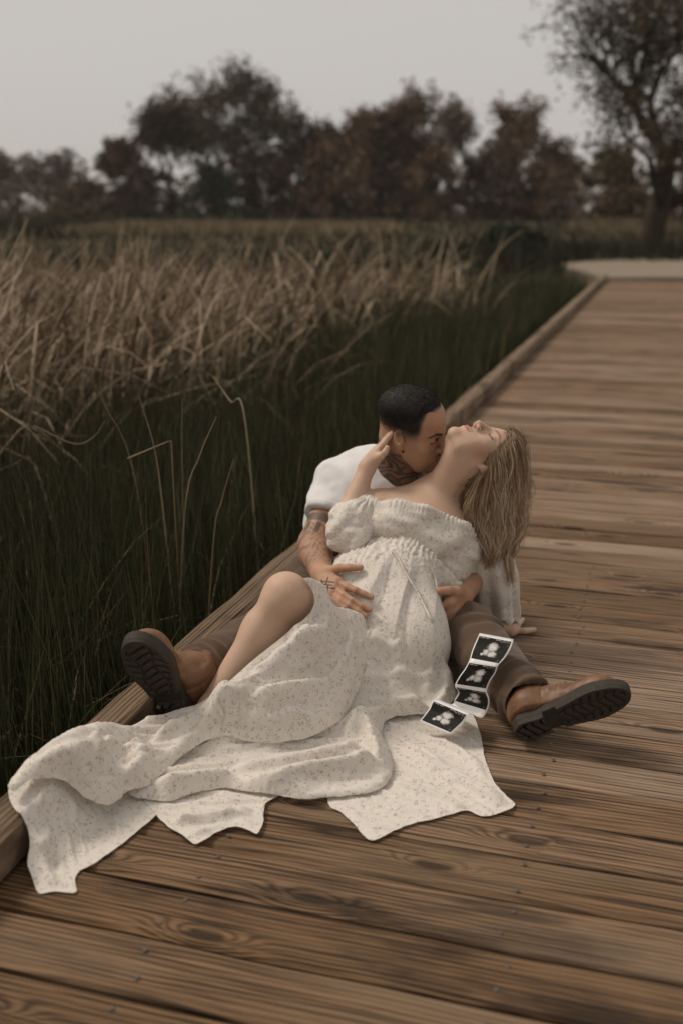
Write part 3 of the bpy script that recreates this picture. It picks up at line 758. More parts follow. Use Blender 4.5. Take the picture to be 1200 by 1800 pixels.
# ------------------------------------------------------------------ joints, in metres
# woman
def vdir(r, u, t): return CR * r + CU * u - CC * t                 # right, up, towards the viewing side
wHead = Head(PY(843, 804, 2.955), vdir(.128, .911, .392), vdir(.949, .001, -.315), .955)
wN = PY(770, 866, 3.0); wRS = PY(664, 893, 2.965); wLS = PY(836, 922, 3.03)
wChest = PY(748, 935, 2.945); wWaist = PY(716, 990, 2.90); wPel = np.array([.085, 2.72, .125])
wRE = PY(598, 938, 2.895); wRW = PY(645, 822, 2.985)
wLE = PY(868, 1010, 3.10); wLW = PZ(884, 1100, .045)
wRH = np.array([.00, 2.715, .125]); wLH = np.array([.165, 2.69, .115])
wRK = PY(503, 1047, 2.49); wRA = PZ(372, 1246, .06); wLK = PZ(600, 1205, .055); wLA = PZ(455, 1285, .045)
# man
mHead = Head(PY(725, 755, 3.04), vdir(.886, -.36, .292), vdir(.124, .792, .598), 1.0, True)
mN = PY(697, 836, 3.12); mRS = PY(594, 852, 3.20); mLS = PY(770, 900, 3.24)
mRE = PY(553, 956, 3.03); mRW = None
mPel = np.array([.03, 3.16, .125]); mMid = np.array([.03, 3.27, .29])

belly = Form().ell(PY(690, 1045, 2.80), (.135, .125, .135), k=0).ell(mid(wWaist, wChest), (.125, .10, .12), k=.09).rc(wRH, wLH, .115, .115, .10).ell(wChest, (.135, .105, .11), k=.06)
# the gathered skirt front over the belly; his hand rests on it
def frame_px(P):
    D = P - np.array([0, 0, CAM_H]); zf = D @ CC; return 600 + FPX * (D @ CR) / zf, 900 - FPX * (D @ CU) / zf
px_of = frame_px
G = Form()
G.ell(PY(684, 1045, 2.80), (.132, .128, .138), k=0).ell(mid(wWaist, wChest, .45), (.122, .10, .10), k=.09).rc(wRH, wLH, .118, .118, .10)
G.ell(PY(630, 1030, 2.80), (.085, .08, .09), k=.08); G.rc(PY(733, 1020, 2.90), PY(722, 1120, 2.82), .062, .075, .05); G.rc(PY(640, 1100, 2.70), PY(720, 1130, 2.68), .09, .09, .08)
for a_, b_ in (((612, 992), (650, 972)), ((650, 972), (692, 962)), ((692, 962), (735, 974)), ((735, 974), (775, 1008)), ((775, 1008), (792, 1030))):
    G.rc(PY(a_[0], a_[1] + 6, 2.875), PY(b_[0], b_[1] + 6, 2.875), .048, .048, .03)
def waistline(u): return np.interp(u, [560, 600, 640, 690, 730, 770, 800, 830], [1010, 986, 966, 949, 962, 996, 1030, 1050])
G.fn(lambda P: ((waistline(px_of(P.astype(np.float64))[0]) - 14 - px_of(P.astype(np.float64))[1]) / 620.).astype(np.float32), wWaist, 9., .006, 'i')
# ------------------------------------------------------------------ the woman's body
W = Form()
wHead.add(W)
W.rc(wHead.w(0, -.030, -.045), mid(wN, wChest, .10) + CC * .015, .050, .058, .03)
W.rc(wHead.w(0, .005, -.075), mid(wN, wChest, .22), .036, .040, .03)
W.ell(wChest + CC * .03, (.135, .095, .125), k=.04)
W.rc(wRS, mid(wN, wChest, .15) + CC * .02, .043, .050, .05); W.rc(wLS, mid(wN, wChest, .15) + CC * .02, .043, .050, .05)
W.rc(mid(wN, wRS, .22) - CC * .034, mid(wN, wRS, .85) - CC * .020, .0085, .0085, .016)            # collar bones
W.rc(mid(wN, wLS, .22) - CC * .034, mid(wN, wLS, .80) - CC * .020, .0085, .0085, .016)
W.rc(wRS, mid(wRS, wChest, .6), .045, .07, .05); W.rc(wLS, mid(wLS, wChest, .6), .045, .07, .05)
W.rc(wChest, wWaist + CC * .03, .10, .10, .05); W.rc(wWaist + CC * .03, wPel, .10, .11, .05)
for m in mid(wRS, wChest, .62), mid(wLS, wChest, .62): W.ell(m - CC * .045 - CU * .035, (.058, .055, .055), k=.04)
# right arm, folded up to the nape of his neck
W.rc(wRS, wRE, .044, .034, .02); W.rc(wRE, mid(wRE, wRW, .3), .034, .036, .02); W.rc(mid(wRE, wRW, .3), wRW, .036, .0225, .02)
# left arm, propped on the deck
W.rc(wLS, wLE, .044, .035, .02); W.rc(wLE, mid(wLE, wLW, .35), .035, .034, .02); W.rc(mid(wLE, wLW, .35), wLW, .034, .022, .02)
# right leg, knee up; left leg under the skirt
W.rc(wRH, wRK, .082, .0535, .03); W.ell(wRK + (wRK - wRA) * .02 - CC * .022 - CR * .006, (.030, .030, .036), k=.03)
cal = mid(wRK, wRA, .33) + CC * .018 + CR * .006
W.rc(wRK, cal, .0515, .054, .03); W.rc(cal, wRA, .054, .034, .03); W.rc(mid(wRK, wRA, .06) - CC * .030 - CR * .02, mid(wRK, wRA, .8) - CC * .008 - CR * .010, .018, .016, .03)
W.rc(wRA, wRA + np.array([.06, -.13, -.03]), .033, .024, .02)
W.rc(wLH, wLK, .078, .05, .03); W.rc(wLK, wLA, .046, .03, .03)
# her right hand at his nape: (image point, distance) per joint
q = lambda a, b_, y: PY(a, b_, y)
W.rc(wRW, q(657, 806, 2.99), .0225, .021, .015)
for dy, j in ((.00, [(660, 796), (674, 780), (683, 768), (690, 759)]), (.017, [(662, 791), (676, 774), (685, 763), (691, 756)]), (.034, [(664, 789), (677, 773), (685, 764), (690, 758)]), (.050, [(665, 792), (676, 779), (682, 772), (686, 767)])):
    pts = [q(a, b_, 2.985 + dy + .004 * i) for i, (a, b_) in enumerate(j)]
    W.rc(wRW, pts[0], .017, .0125, .012); finger(W, pts, .0093, .0066)
W.rc(q(660, 808, 2.975), q(668, 802, 2.965), .015, .0115, .012); finger(W, [q(668, 802, 2.965), q(676, 795, 2.962), q(680, 787, 2.966)], .0105, .0075)
# her left hand flat on the deck
def g(px, py, z): return PZ(px, py, z)
W.rc(wLW, g(897, 1109, .022), .021, .017, .012); W.rc(wLW, g(903, 1102, .022), .020, .016, .012)
for a, b_, c, d in (((905, 1108), (921, 1109), (938, 1107), .0095), ((908, 1100), (913, 1094), (918, 1089), .0085), ((902, 1097), (905, 1090), (908, 1084), .0085), ((896, 1096), (897, 1089), (898, 1083), .008), ((890, 1098), (889, 1092), (889, 1087), .007)):
    W.rc(g(897, 1107, .022), g(*a, .018), .015, .011, .010); finger(W, [g(*a, .018), g(*b_, .020), g(*c, .009)], d * 1.12, d * .8)

# ------------------------------------------------------------------ the man's body
Mn = Form()
mHead.add(Mn)
Mn.rc(mHead.w(0, -.035, -.035), mN + CC * .03, .062, .066, .03); Mn.rc(mHead.w(0, .0, -.06), mN, .048, .052, .03)
mCh = mid(mN, mMid, .42) - CC * .01
Mn.ell(mCh, (.155, .11, .14), k=.03); Mn.rc(mN, mCh, .07, .11, .05); Mn.rc(mCh, mMid, .12, .125, .05); Mn.rc(mMid, mPel, .125, .12, .05)
Mn.rc(mRS, mN + CC * .03, .062, .058, .05); Mn.rc(mLS, mN + CC * .03, .062, .058, .05)
# his right arm, round to her belly
bh = lambda a, b_, off: hit(G, a, b_, off + .004)
TIPS, JOINTS = [], []
mRW = PY(566, 1010, bh(586, 1014, .02)[1] + .035)
Mn.rc(mRS, mRE, .054, .046, .02)
mFo = mid(mRE, mRW, .35) - CR * .004
Mn.rc(mRE, mFo, .047, .047, .02); Mn.rc(mFo, mRW, .046, .030, .02)
kn = [(599, 1031), (594, 1041), (589, 1050), (584, 1058)]                     # knuckles, index to little finger
K = [bh(a, b_, .016) for a, b_ in kn]
for p in K: Mn.rc(mRW, p, .024, .0145, .010)
Mn.rc(K[0], K[3], .0135, .0125, .010)
fing = [[(614, 1039), (628, 1045), (640, 1049), (652, 1053)], [(608, 1053), (622, 1062), (636, 1069), (649, 1074)], [(603, 1062), (617, 1070), (630, 1078), (642, 1084)], [(598, 1068), (609, 1075), (620, 1082), (634, 1089)]]
for p, j, r0 in zip(K, fing, (.0098, .0100, .0096, .0088)):
    pts = [p] + [bh(a, b_, [.016, .015, .011, .007][i]) for i, (a, b_) in enumerate(j)]
    finger(Mn, pts, r0 * 1.08, r0 * .80); TIPS.append((pts[-1], r0 * .8)); JOINTS += [pts[0], pts[2]]
Mn.rc(mRW, bh(586, 1010, .016), .022, .017, .012)
finger(Mn, [bh(586, 1010, .016), bh(602, 1006, .016), bh(618, 1004, .013), bh(635, 1002, .008)], .0138, .0088)
# his left arm passes behind her back; the hand closes on her side
lw = PY(812, 1046, 2.84); mLE = PY(845, 985, 3.12)
Mn.rc(mLS, mLE, .054, .045, .02); Mn.rc(mLE, mid(mLE, lw, .4), .046, .044, .02); Mn.rc(mid(mLE, lw, .4), lw, .044, .031, .02)
d0 = 2.80
def lb(a, b_, y): return PY(a, b_, y)
LK = [lb(789, 1059, 2.745), lb(792, 1073, 2.75), lb(790, 1085, 2.755), lb(785, 1097, 2.765)]
for p in LK: Mn.rc(lw, p, .025, .0145, .010)
Mn.rc(LK[0], LK[3], .0135, .0125, .010)
for p, j in zip(LK, ([(777, 1065), (766, 1069), (757, 1073)], [(776, 1083), (766, 1089), (757, 1094)], [(777, 1095), (768, 1101), (759, 1106)], [(779, 1108), (775, 1116), (771, 1124)])):
    pts = [p] + [lb(a, b_, p[1] + (-.006, -.004, .006)[i]) for i, (a, b_) in enumerate(j)]
    finger(Mn, pts, .0103, .0078); TIPS.append((pts[-1], .0078)); JOINTS += [pts[0], pts[1]]
Mn.rc(lw, lb(800, 1040, 2.77), .024, .017, .012); finger(Mn, [lb(800, 1040, 2.77), lb(786, 1038, 2.745), lb(772, 1039, 2.735)], .0145, .0105)

# ------------------------------------------------------------------ skin colour: pigment, and the crease shade between the lips painted in
def base_col(n, c): return np.tile(np.array([*c, 1.], np.float32), (n, 1))
def lay(C, m, c): C[:, :3] += np.clip(m, 0, 1)[:, None] * (np.array(c, np.float32) - C[:, :3]); return C
def capsule2(u, v, a, b_, r, soft):
    a = np.array(a, float); b_ = np.array(b_, float); d = b_ - a; t = np.clip(((u - a[0]) * d[0] + (v - a[1]) * d[1]) / (d @ d), 0, 1)
    return ss(r + soft, r - soft * .3, np.hypot(u - a[0] - t * d[0], v - a[1] - t * d[1]))
def face_paint(C, H, P, brow, lash, lip, blush=None):
    L = H.l(P); x, y, z = L[:, 0], L[:, 1], L[:, 2]; ax = np.abs(x); fr = ss(.035, .05, y)
    m = np.maximum(capsule2(ax, z, (.014, .0265), (.034, .0335), .0032 if H.male else .0020, .0028), capsule2(ax, z, (.034, .0335), (.050, .0265), .0022 if H.male else .0013, .0026))
    lay(C, m * fr * (.93 if H.male else .72), brow)
    m = np.maximum(capsule2(ax, z, (.0205, .0045), (.032, .0015), .0012, .0020), capsule2(ax, z, (.032, .0015), (.0445, .0055), .0014, .0020))
    lay(C, m * fr * .95, lash)
    m = np.maximum(capsule2(ax, z, (.0, -.0565), (.012, -.0575), .0034, .003), capsule2(ax, z, (.0, -.0660), (.011, -.0650), .0044, .003))
    m = np.maximum(m, capsule2(ax, z, (.010, -.0605), (.021, -.0615), .0014, .003))
    lay(C, m * ss(.055, .065, y) * .85, lip)
    lay(C, capsule2(ax, z, (.0, -.0613), (.0215, -.0613), .0008, .0016) * ss(.055, .065, y) * .8, tuple(v * .3 for v in lip))  # parting of the lips: crease shade put into the skin colour
    if blush: lay(C, ss(.045, .008, np.sqrt((ax - .052) ** 2 + ((y - .036) * .8) ** 2 + ((z + .038) * .8) ** 2)) * .55, blush)
    return L
FAIR = (.565, .385, .275); TAN = (.445, .255, .158)
def make_body(form, h, mat, name, parent, paint):
    V, F = surface(form, h); V = project(form, V, 1); V = relax(V, F, 1, .25)
    C = paint(V.astype(np.float64)); return meshobj(name, V, F, mat, parent, smooth=True, attrs={'skin': C})
def paint_w(P):
    C = base_col(len(P), FAIR)
    n = vnoise(P * 22.); lay(C, (n - .5) * .5, (.50, .28, .19)); n = vnoise(P * 75.); lay(C, (n - .55) * .35, (.47, .27, .185)); n = vnoise(P * 240.); lay(C, ss(.82, .92, n) * .25, (.36, .19, .12))
    L = face_paint(C, wHead, P, (.14, .075, .040), (.045, .025, .017), (.42, .165, .125), (.50, .235, .160))
    # rosy finger joints, elbow, knee
    for c, r in ((wRK, .05), (wRE, .04), (wLW + np.array([.02, 0, 0]), .04)): lay(C, ss(r, r * .3, np.linalg.norm(P - c, axis=1)) * .3, (.50, .27, .19))
    return C
def px_of(P):
    D = P - np.array([0, 0, CAM_H]); zf = D @ CC; return 600 + FPX * (D @ CR) / zf, 900 - FPX * (D @ CU) / zf
def line_ink(C, u, v, segs, r, soft, amt, ink):
    m = 0
    for a, b_ in segs: m = np.maximum(m, capsule2(u, v, a, b_, r, soft))
    lay(C, m * amt, ink)
INK = (.030, .026, .022)
def paint_m(P):
    C = base_col(len(P), TAN)
    n = vnoise(P * 24.); lay(C, (n - .5) * .5, (.28, .13, .075)); n = vnoise(P * 80.); lay(C, (n - .55) * .4, (.27, .13, .08))
    L = face_paint(C, mHead, P, (.022, .014, .010), (.012, .008, .006), (.27, .105, .075)); x, y, z = L[:, 0], L[:, 1], L[:, 2]; ax = np.abs(x)
    head = np.linalg.norm(L - np.array([0, 0, .02]), axis=1) < .16
    # clipped fade from temple to nape, stubble of moustache and chin
    line = .050 - .10 * ss(.0, -.07, y) * 0
    fade = ss(-.006, .032, z) * ss(.050, .030, y) * ss(.035, .055, np.maximum(ax, -y * .8)) * head
    lay(C, fade * .80, (.045, .030, .021)); lay(C, ss(.022, .040, z) * ss(.052, .034, y) * head, (.016, .011, .008)); lay(C, ss(.094, .104, z) * head, (.016, .011, .008)); lay(C, ss(.070, .082, z) * ss(.050, .034, y) * head, (.016, .011, .008))
    lay(C, ss(.014, .003, np.hypot(ax * .42, (z + .0495))) * ss(.06, .075, y) * head * .72, (.055, .032, .022))
    lay(C, ss(.018, .006, np.hypot(x, (z + .088))) * ss(.06, .075, y) * head * .62, (.055, .032, .022))
    lay(C, ss(-.05, -.10, z) * ss(-.01, .03, y) * head * .25, (.10, .060, .042))
    # neck tattoo: dense shaded ornament from below the ear to the collar
    a = mHead.w(.03, -.02, -.045); t = np.clip(((P - a) @ (mN - a)) / ((mN - a) @ (mN - a)), -1, 2)
    neck = ss(.0, .012, -.042 - 1.1 * np.maximum(y, 0) - z + .010 * (vnoise(P * 70.) - .5)) * (y < .075) * (t > -.6)
    swirl = np.sin(L[:, 0] * 190 + 5 * np.sin(L[:, 2] * 85 + 1.5) + 9 * (vnoise(L * 38.) - .5) + L[:, 1] * 120)
    near = np.linalg.norm(P - mid(mN, mHead.o, .4), axis=1) < .15
    lay(C, neck * near * (.62 + .36 * ss(-.3, .5, swirl)) * (.80 + .2 * vnoise(P * 55.)), INK)
    # right arm sleeve: dark bands above the elbow, fine ornament down the forearm
    ua = unit(mRE - mRS); s = (P - mRS) @ ua / np.linalg.norm(mRE - mRS); on = (np.linalg.norm(P - mRS - np.outer((P - mRS) @ ua, ua), axis=1) < .075) * (s > .2) * (s < 1.12) * (P[:, 0] < mRS[0] + .04)
    rad = P - mRS - np.outer((P - mRS) @ ua, ua); ang = np.arctan2(rad @ CC, rad @ CR)
    band = ss(.52, .54, s) * ss(.60, .58, s) + ss(.63, .65, s) * ss(.78, .75, s)
    pet = ss(.1, .3, np.sin(ang * 7)) * ss(.76, .80, s) * ss(1.05, .9, s)
    lay(C, on * np.clip(band + pet, 0, 1) * .80, (.050, .046, .040))
    fo = unit(mRW - mRE); s2 = (P - mRE) @ fo / np.linalg.norm(mRW - mRE); rad = P - mRE - np.outer((P - mRE) @ fo, fo); on = (np.linalg.norm(rad, axis=1) < .065) * (s2 > -.1) * (s2 < .97)
    orn = np.sin(s2 * 40 + 6 * vnoise(P * 30.)) * np.sin(np.arctan2(rad @ CC, rad @ CR) * 5 + 7 * vnoise(P * 22. + 7))
    lay(C, on * (.38 * ss(-.1, .45, orn) + .16) * ss(1.0, .8, s2), (.075, .058, .045))
    # hand mark: crossed strokes
    u, v = px_of(P); hand = (np.linalg.norm(P - mid(mRW, K[1]), axis=1) < .075)
    C2 = C.copy()
    line_ink(C2, u, v, [((566, 1022), (587, 1023.5)), ((564, 1026.5), (583, 1029)), ((570, 1032.5), (588, 1034.5)), ((576, 1016), (573, 1026)), ((576, 1028), (576, 1041)), ((565, 1020), (566, 1031))], 1.05, .8, .92, (.022, .020, .018))
    C = np.where(hand[:, None], C2, C)
    for j in JOINTS: lay(C, ss(.013, .004, np.linalg.norm(P - j + CC * .008, axis=1)) * .35, (.24, .105, .065))
    for tpt, r_ in TIPS: lay(C, ss(.0062, .0040, np.linalg.norm(P - (tpt - CC * r_ + CU * .002), axis=1)) * .75, (.50, .31, .235))
    return C
woman = empty('person', (.085, 2.72, 0)); tag(woman, 'woman in cream floral off shoulder dress leaning back, eyes closed, long blonde hair', 'person')
man = empty('person', (.03, 3.16, 0)); tag(man, 'dark haired man in a white tee and brown trousers kissing her neck from behind', 'person')
def adopt(o, p):
    o.parent = p; o.matrix_parent_inverse = Matrix.Translation(-Vector(p.location)); return o
w_body = adopt(make_body(W, .0027, M_SKIN_W, 'body', None, paint_w), woman)
m_body = adopt(make_body(Mn, .0027, M_SKIN_M, 'body', None, paint_m), man)
# ------------------------------------------------------------------ cloth materials
def cloth_mat(name, col, rough=.9, weave=900., crease=0., bump=.3):
    b = NB(name); co = b.coord('Object'); n = b.noise(co, 14., 4, .6); f = b.noise(co, weave, 2, .6)
    c = b.mix(b.maprange(n, .3, .75, 0., .5), col, tuple(v * .72 for v in col)); c = b.mix(b.math('MULTIPLY', f, .35), c, tuple(v * .6 for v in col))
    h = b.math('MULTIPLY_ADD', n, crease, b.math('MULTIPLY', f, .12))
    m = b.base(c, rough, .15, b.bump(h, bump, .006)); b.p.inputs['Sheen Weight'].default_value = .15
    return m
M_TEE = cloth_mat('white_cotton', (.80, .775, .755), .9, 1100., .9)
M_TROUSER = cloth_mat('brown_twill', (.118, .076, .050), .92, 1300., .8)
def floral_mat():
    b = NB('floral_gauze'); co = b.coord('Object')
    wr = b.vadd(co, b.vmul(b.n('ShaderNodeTexNoise', i_Vector=co, i_Scale=40.).outputs['Color'], (.010, .010, .010)))
    v = b.n('ShaderNodeTexVoronoi', feature='F1'); b.set(v, 'Vector', wr); v.inputs['Scale'].default_value = 62.; v.inputs['Randomness'].default_value = .9
    inside = b.maprange(v.outputs['Distance'], .52, .42)
    p = b.n('ShaderNodeTexVoronoi', feature='F1'); b.set(p, 'Vector', co); p.inputs['Scale'].default_value = 200.
    petal = b.maprange(p.outputs['Distance'], .50, .30)
    hue = b.n('ShaderNodeSeparateColor', i_Color=v.outputs['Color'])
    keep = b.maprange(hue.outputs[1], .06, .12)
    m = b.math('MULTIPLY', b.math('MULTIPLY', inside, petal), keep)
    sel = b.maprange(b.n('ShaderNodeSeparateColor', i_Color=p.outputs['Color']).outputs[0], .25, .35)
    m = b.math('MULTIPLY', m, sel)
    ink = b.mix(hue.outputs[0], (.235, .19, .135), (.36, .255, .19))
    g = b.noise(co, 10., 3, .6); base = b.mix(g, (.82, .755, .675), (.78, .71, .625))
    c = b.mix(b.math('MULTIPLY', m, .58), base, ink)
    v2 = b.n('ShaderNodeTexVoronoi', feature='F1'); b.set(v2, 'Vector', b.vadd(wr, (3.3, 1.7, 9.1))); v2.inputs['Scale'].default_value = 78.
    m2 = b.math('MULTIPLY', b.maprange(v2.outputs['Distance'], .46, .34), b.math('MULTIPLY', petal, b.maprange(b.n('ShaderNodeSeparateColor', i_Color=p.outputs['Color']).outputs[1], .45, .55)))
    c = b.mix(b.math('MULTIPLY', m2, .5), c, (.40, .28, .215))
    blush = b.maprange(v.outputs['Distance'], .40, .12, 0., .16); c = b.mix(b.math('MULTIPLY', blush, keep), c, (.36, .25, .19))
    cr = b.noise(b.vmul(co, (150., 150., 60.)), 1., 3, .6, .6); fi = b.noise(co, 1400., 2, .6); cr2 = b.noise(co, 60., 4, .65, .8)
    h = b.math('MULTIPLY_ADD', cr, .16, b.math('MULTIPLY_ADD', cr2, .55, b.math('MULTIPLY', fi, .08)))
    rd = b.n('ShaderNodeTexNoise', noise_type='RIDGED_MULTIFRACTAL'); b.set(rd, 'Vector', b.vadd(co, b.vmul(b.n('ShaderNodeTexNoise', i_Vector=co, i_Scale=9.).outputs['Color'], (.05, .05, .05))))
    rd.inputs['Scale'].default_value = 11.; rd.inputs['Detail'].default_value = 3.; rd.inputs['Roughness'].default_value = .45
    h = b.math('MULTIPLY_ADD', b.maprange(rd.outputs[0], .5, 2.4), 3.4, h)
    mt = b.base(c, .95, .08, b.bump(h, .36, .006)); b.p.inputs['Sheen Weight'].default_value = .2
    t = b.n('ShaderNodeBsdfTranslucent'); b.set(t, 'Color', c); mxs = b.n('ShaderNodeMixShader'); b.set(mxs, 'Fac', .16)
    b.t.links.new(b.p.outputs[0], mxs.inputs[1]); b.t.links.new(t.outputs[0], mxs.inputs[2]); b.t.links.new(mxs.outputs[0], b.out.inputs['Surface'])
    return mt
M_FLORAL = floral_mat()
def formobj(form, h, mat, name, parent, disp=None, rl=1, lo=None, hi=None, attrs=None):
    V, F = surface(form, h, lo, hi); V = relax(V, F, rl, .4)
    if disp is not None:
        N = vnormals(V, F); V = V + N * disp(V, N)[:, None]
    return adopt(meshobj(name, V, F, mat, None, smooth=True), parent)
def plane(form, p, n, k=.004, op='i'):
    n = unit(n).astype(np.float32); p = np.asarray(p, np.float32)
    return form.fn(lambda P: (P - p) @ n, p, 9., k, op)

# ------------------------------------------------------------------ his tee
S = Form()
S.ell(mCh, (.170, .125, .152), k=.03); S.rc(mid(mN, mCh, .12) + CC * .02, mCh, .078, .12, .05); S.rc(mCh, mMid, .137, .142, .05); S.rc(mMid, mPel + np.array([0, 0, .03]), .142, .140, .05)
S.rc(mRS, mid(mN, mRS, .30) + CC * .035, .074, .066, .05); S.rc(mLS, mid(mN, mLS, .30) + CC * .035, .074, .066, .05)
hem_r = mid(mRS, mRE, .56)
S.rc(mRS, hem_r, .071, .066, .03); S.rc(mLS, mid(mLS, mLE, .5), .071, .066, .03)
ua = unit(mRE - mRS)
S.fn(lambda P: np.where(np.linalg.norm(P - hem_r.astype(np.float32), axis=1) < .12, (P - hem_r.astype(np.float32)) @ ua.astype(np.float32), -9.), hem_r, 9., .003, 'i')
nk = unit(mHead.w(0, -.02, -.05) - mN)
S.rc(mN + CC * .005 - nk * .02, mHead.w(0, -.02, -.03), .060, .062, .004, 's')                        # neck hole
S.rc(mN - CC * .01 - nk * .02, mN + nk * .10, .055, .075, .006, 's')
def tee_disp(P, N):
    u, v = px_of(P)
    f = .0045 * np.sin((u * .55 - v * .83) * .105 + 3.5 * vnoise(P * 9.)) * ss(915, 870, v) * ss(640, 590, u)      # slanting sleeve creases
    f += .010 * (vnoise(P * np.array([16, 16, 9.])) - .5) + .004 * (vnoise(P * 42.) - .5)
    s = (P - mRS) @ ua / np.linalg.norm(mRE - mRS); f += .0022 * ss(.49, .50, s) * ss(.60, .57, s) * (np.linalg.norm(P - hem_r, axis=1) < .11)
    dn = np.abs((P - mN) @ nk); return f
tee = formobj(S, .0035, M_TEE, 'tee_shirt', man, tee_disp)

# ------------------------------------------------------------------ his trousers
lHip, rHip = np.array([.13, 3.12, .105]), np.array([-.06, 3.12, .125])
lK, lA = np.array([.355, 2.78, .105]), PY(930, 1236, 2.372)
rK, rA = np.array([-.205, 2.79, .112]), np.array([-.362, 2.445, .135])
Tr = Form()
Tr.rc(lHip, rHip, .125, .125, .0)
for hp, k_, a, rr_ in ((lHip, lK, lA, .088), (rHip, rK, rA, .088)):
    kr_ = .080 if hp is lHip else .072
    Tr.rc(hp, k_, rr_, kr_, .04); Tr.rc(k_, mid(k_, a, .85), kr_, .066, .03); Tr.rc(mid(k_, a, .6), a, .066, .064, .02)
for a, k_ in ((lA, lK), (rA, rK)):
    n_ = unit(a - k_)
    Tr.fn(lambda P, a=a, n_=n_: np.where(np.linalg.norm(P - a.astype(np.float32), axis=1) < .16, (P - (a - n_ * .004).astype(np.float32)) @ n_.astype(np.float32), -9.), a, 9., .003, 'i')
    Tr.rc(a - n_ * .02, a + n_ * .08, .056, .070, .002, 's')
def tr_disp(P, N):
    f = .020 * (vnoise(P * np.array([11, 11, 19.])) - .5) + .009 * (vnoise(P * 30.) - .5)
    for a, k_ in ((lA, lK), (rA, rK)):
        n_ = unit(a - k_); L = np.linalg.norm(a - k_); s = (P - k_) @ n_ / L; rad = P - k_ - np.outer((P - k_) @ n_, n_); on = (np.linalg.norm(rad, axis=1) < .12)
        f += on * .007 * np.sin(s * 34 + 6 * vnoise(P * 12.)) * ss(.45, 0, np.abs(s)) + on * .005 * np.sin(s * 60 + 7 * vnoise(P * 10.)) * ss(.6, .85, s) - on * .0025 * np.exp(-((s - .90) / .012) ** 2)
        ang = np.arctan2(rad @ np.array([0, 0, 1.]), rad @ np.cross(n_, [0, 0, 1.])); f += on * .003 * np.exp(-((ang - .35) / .03) ** 2) * ss(-.1, .1, s)    # outseam
    return np.where(P[:, 2] + f < .004, .004 - P[:, 2], f)
trousers = formobj(Tr, .0045, M_TROUSER, 'trousers', man, tr_disp)

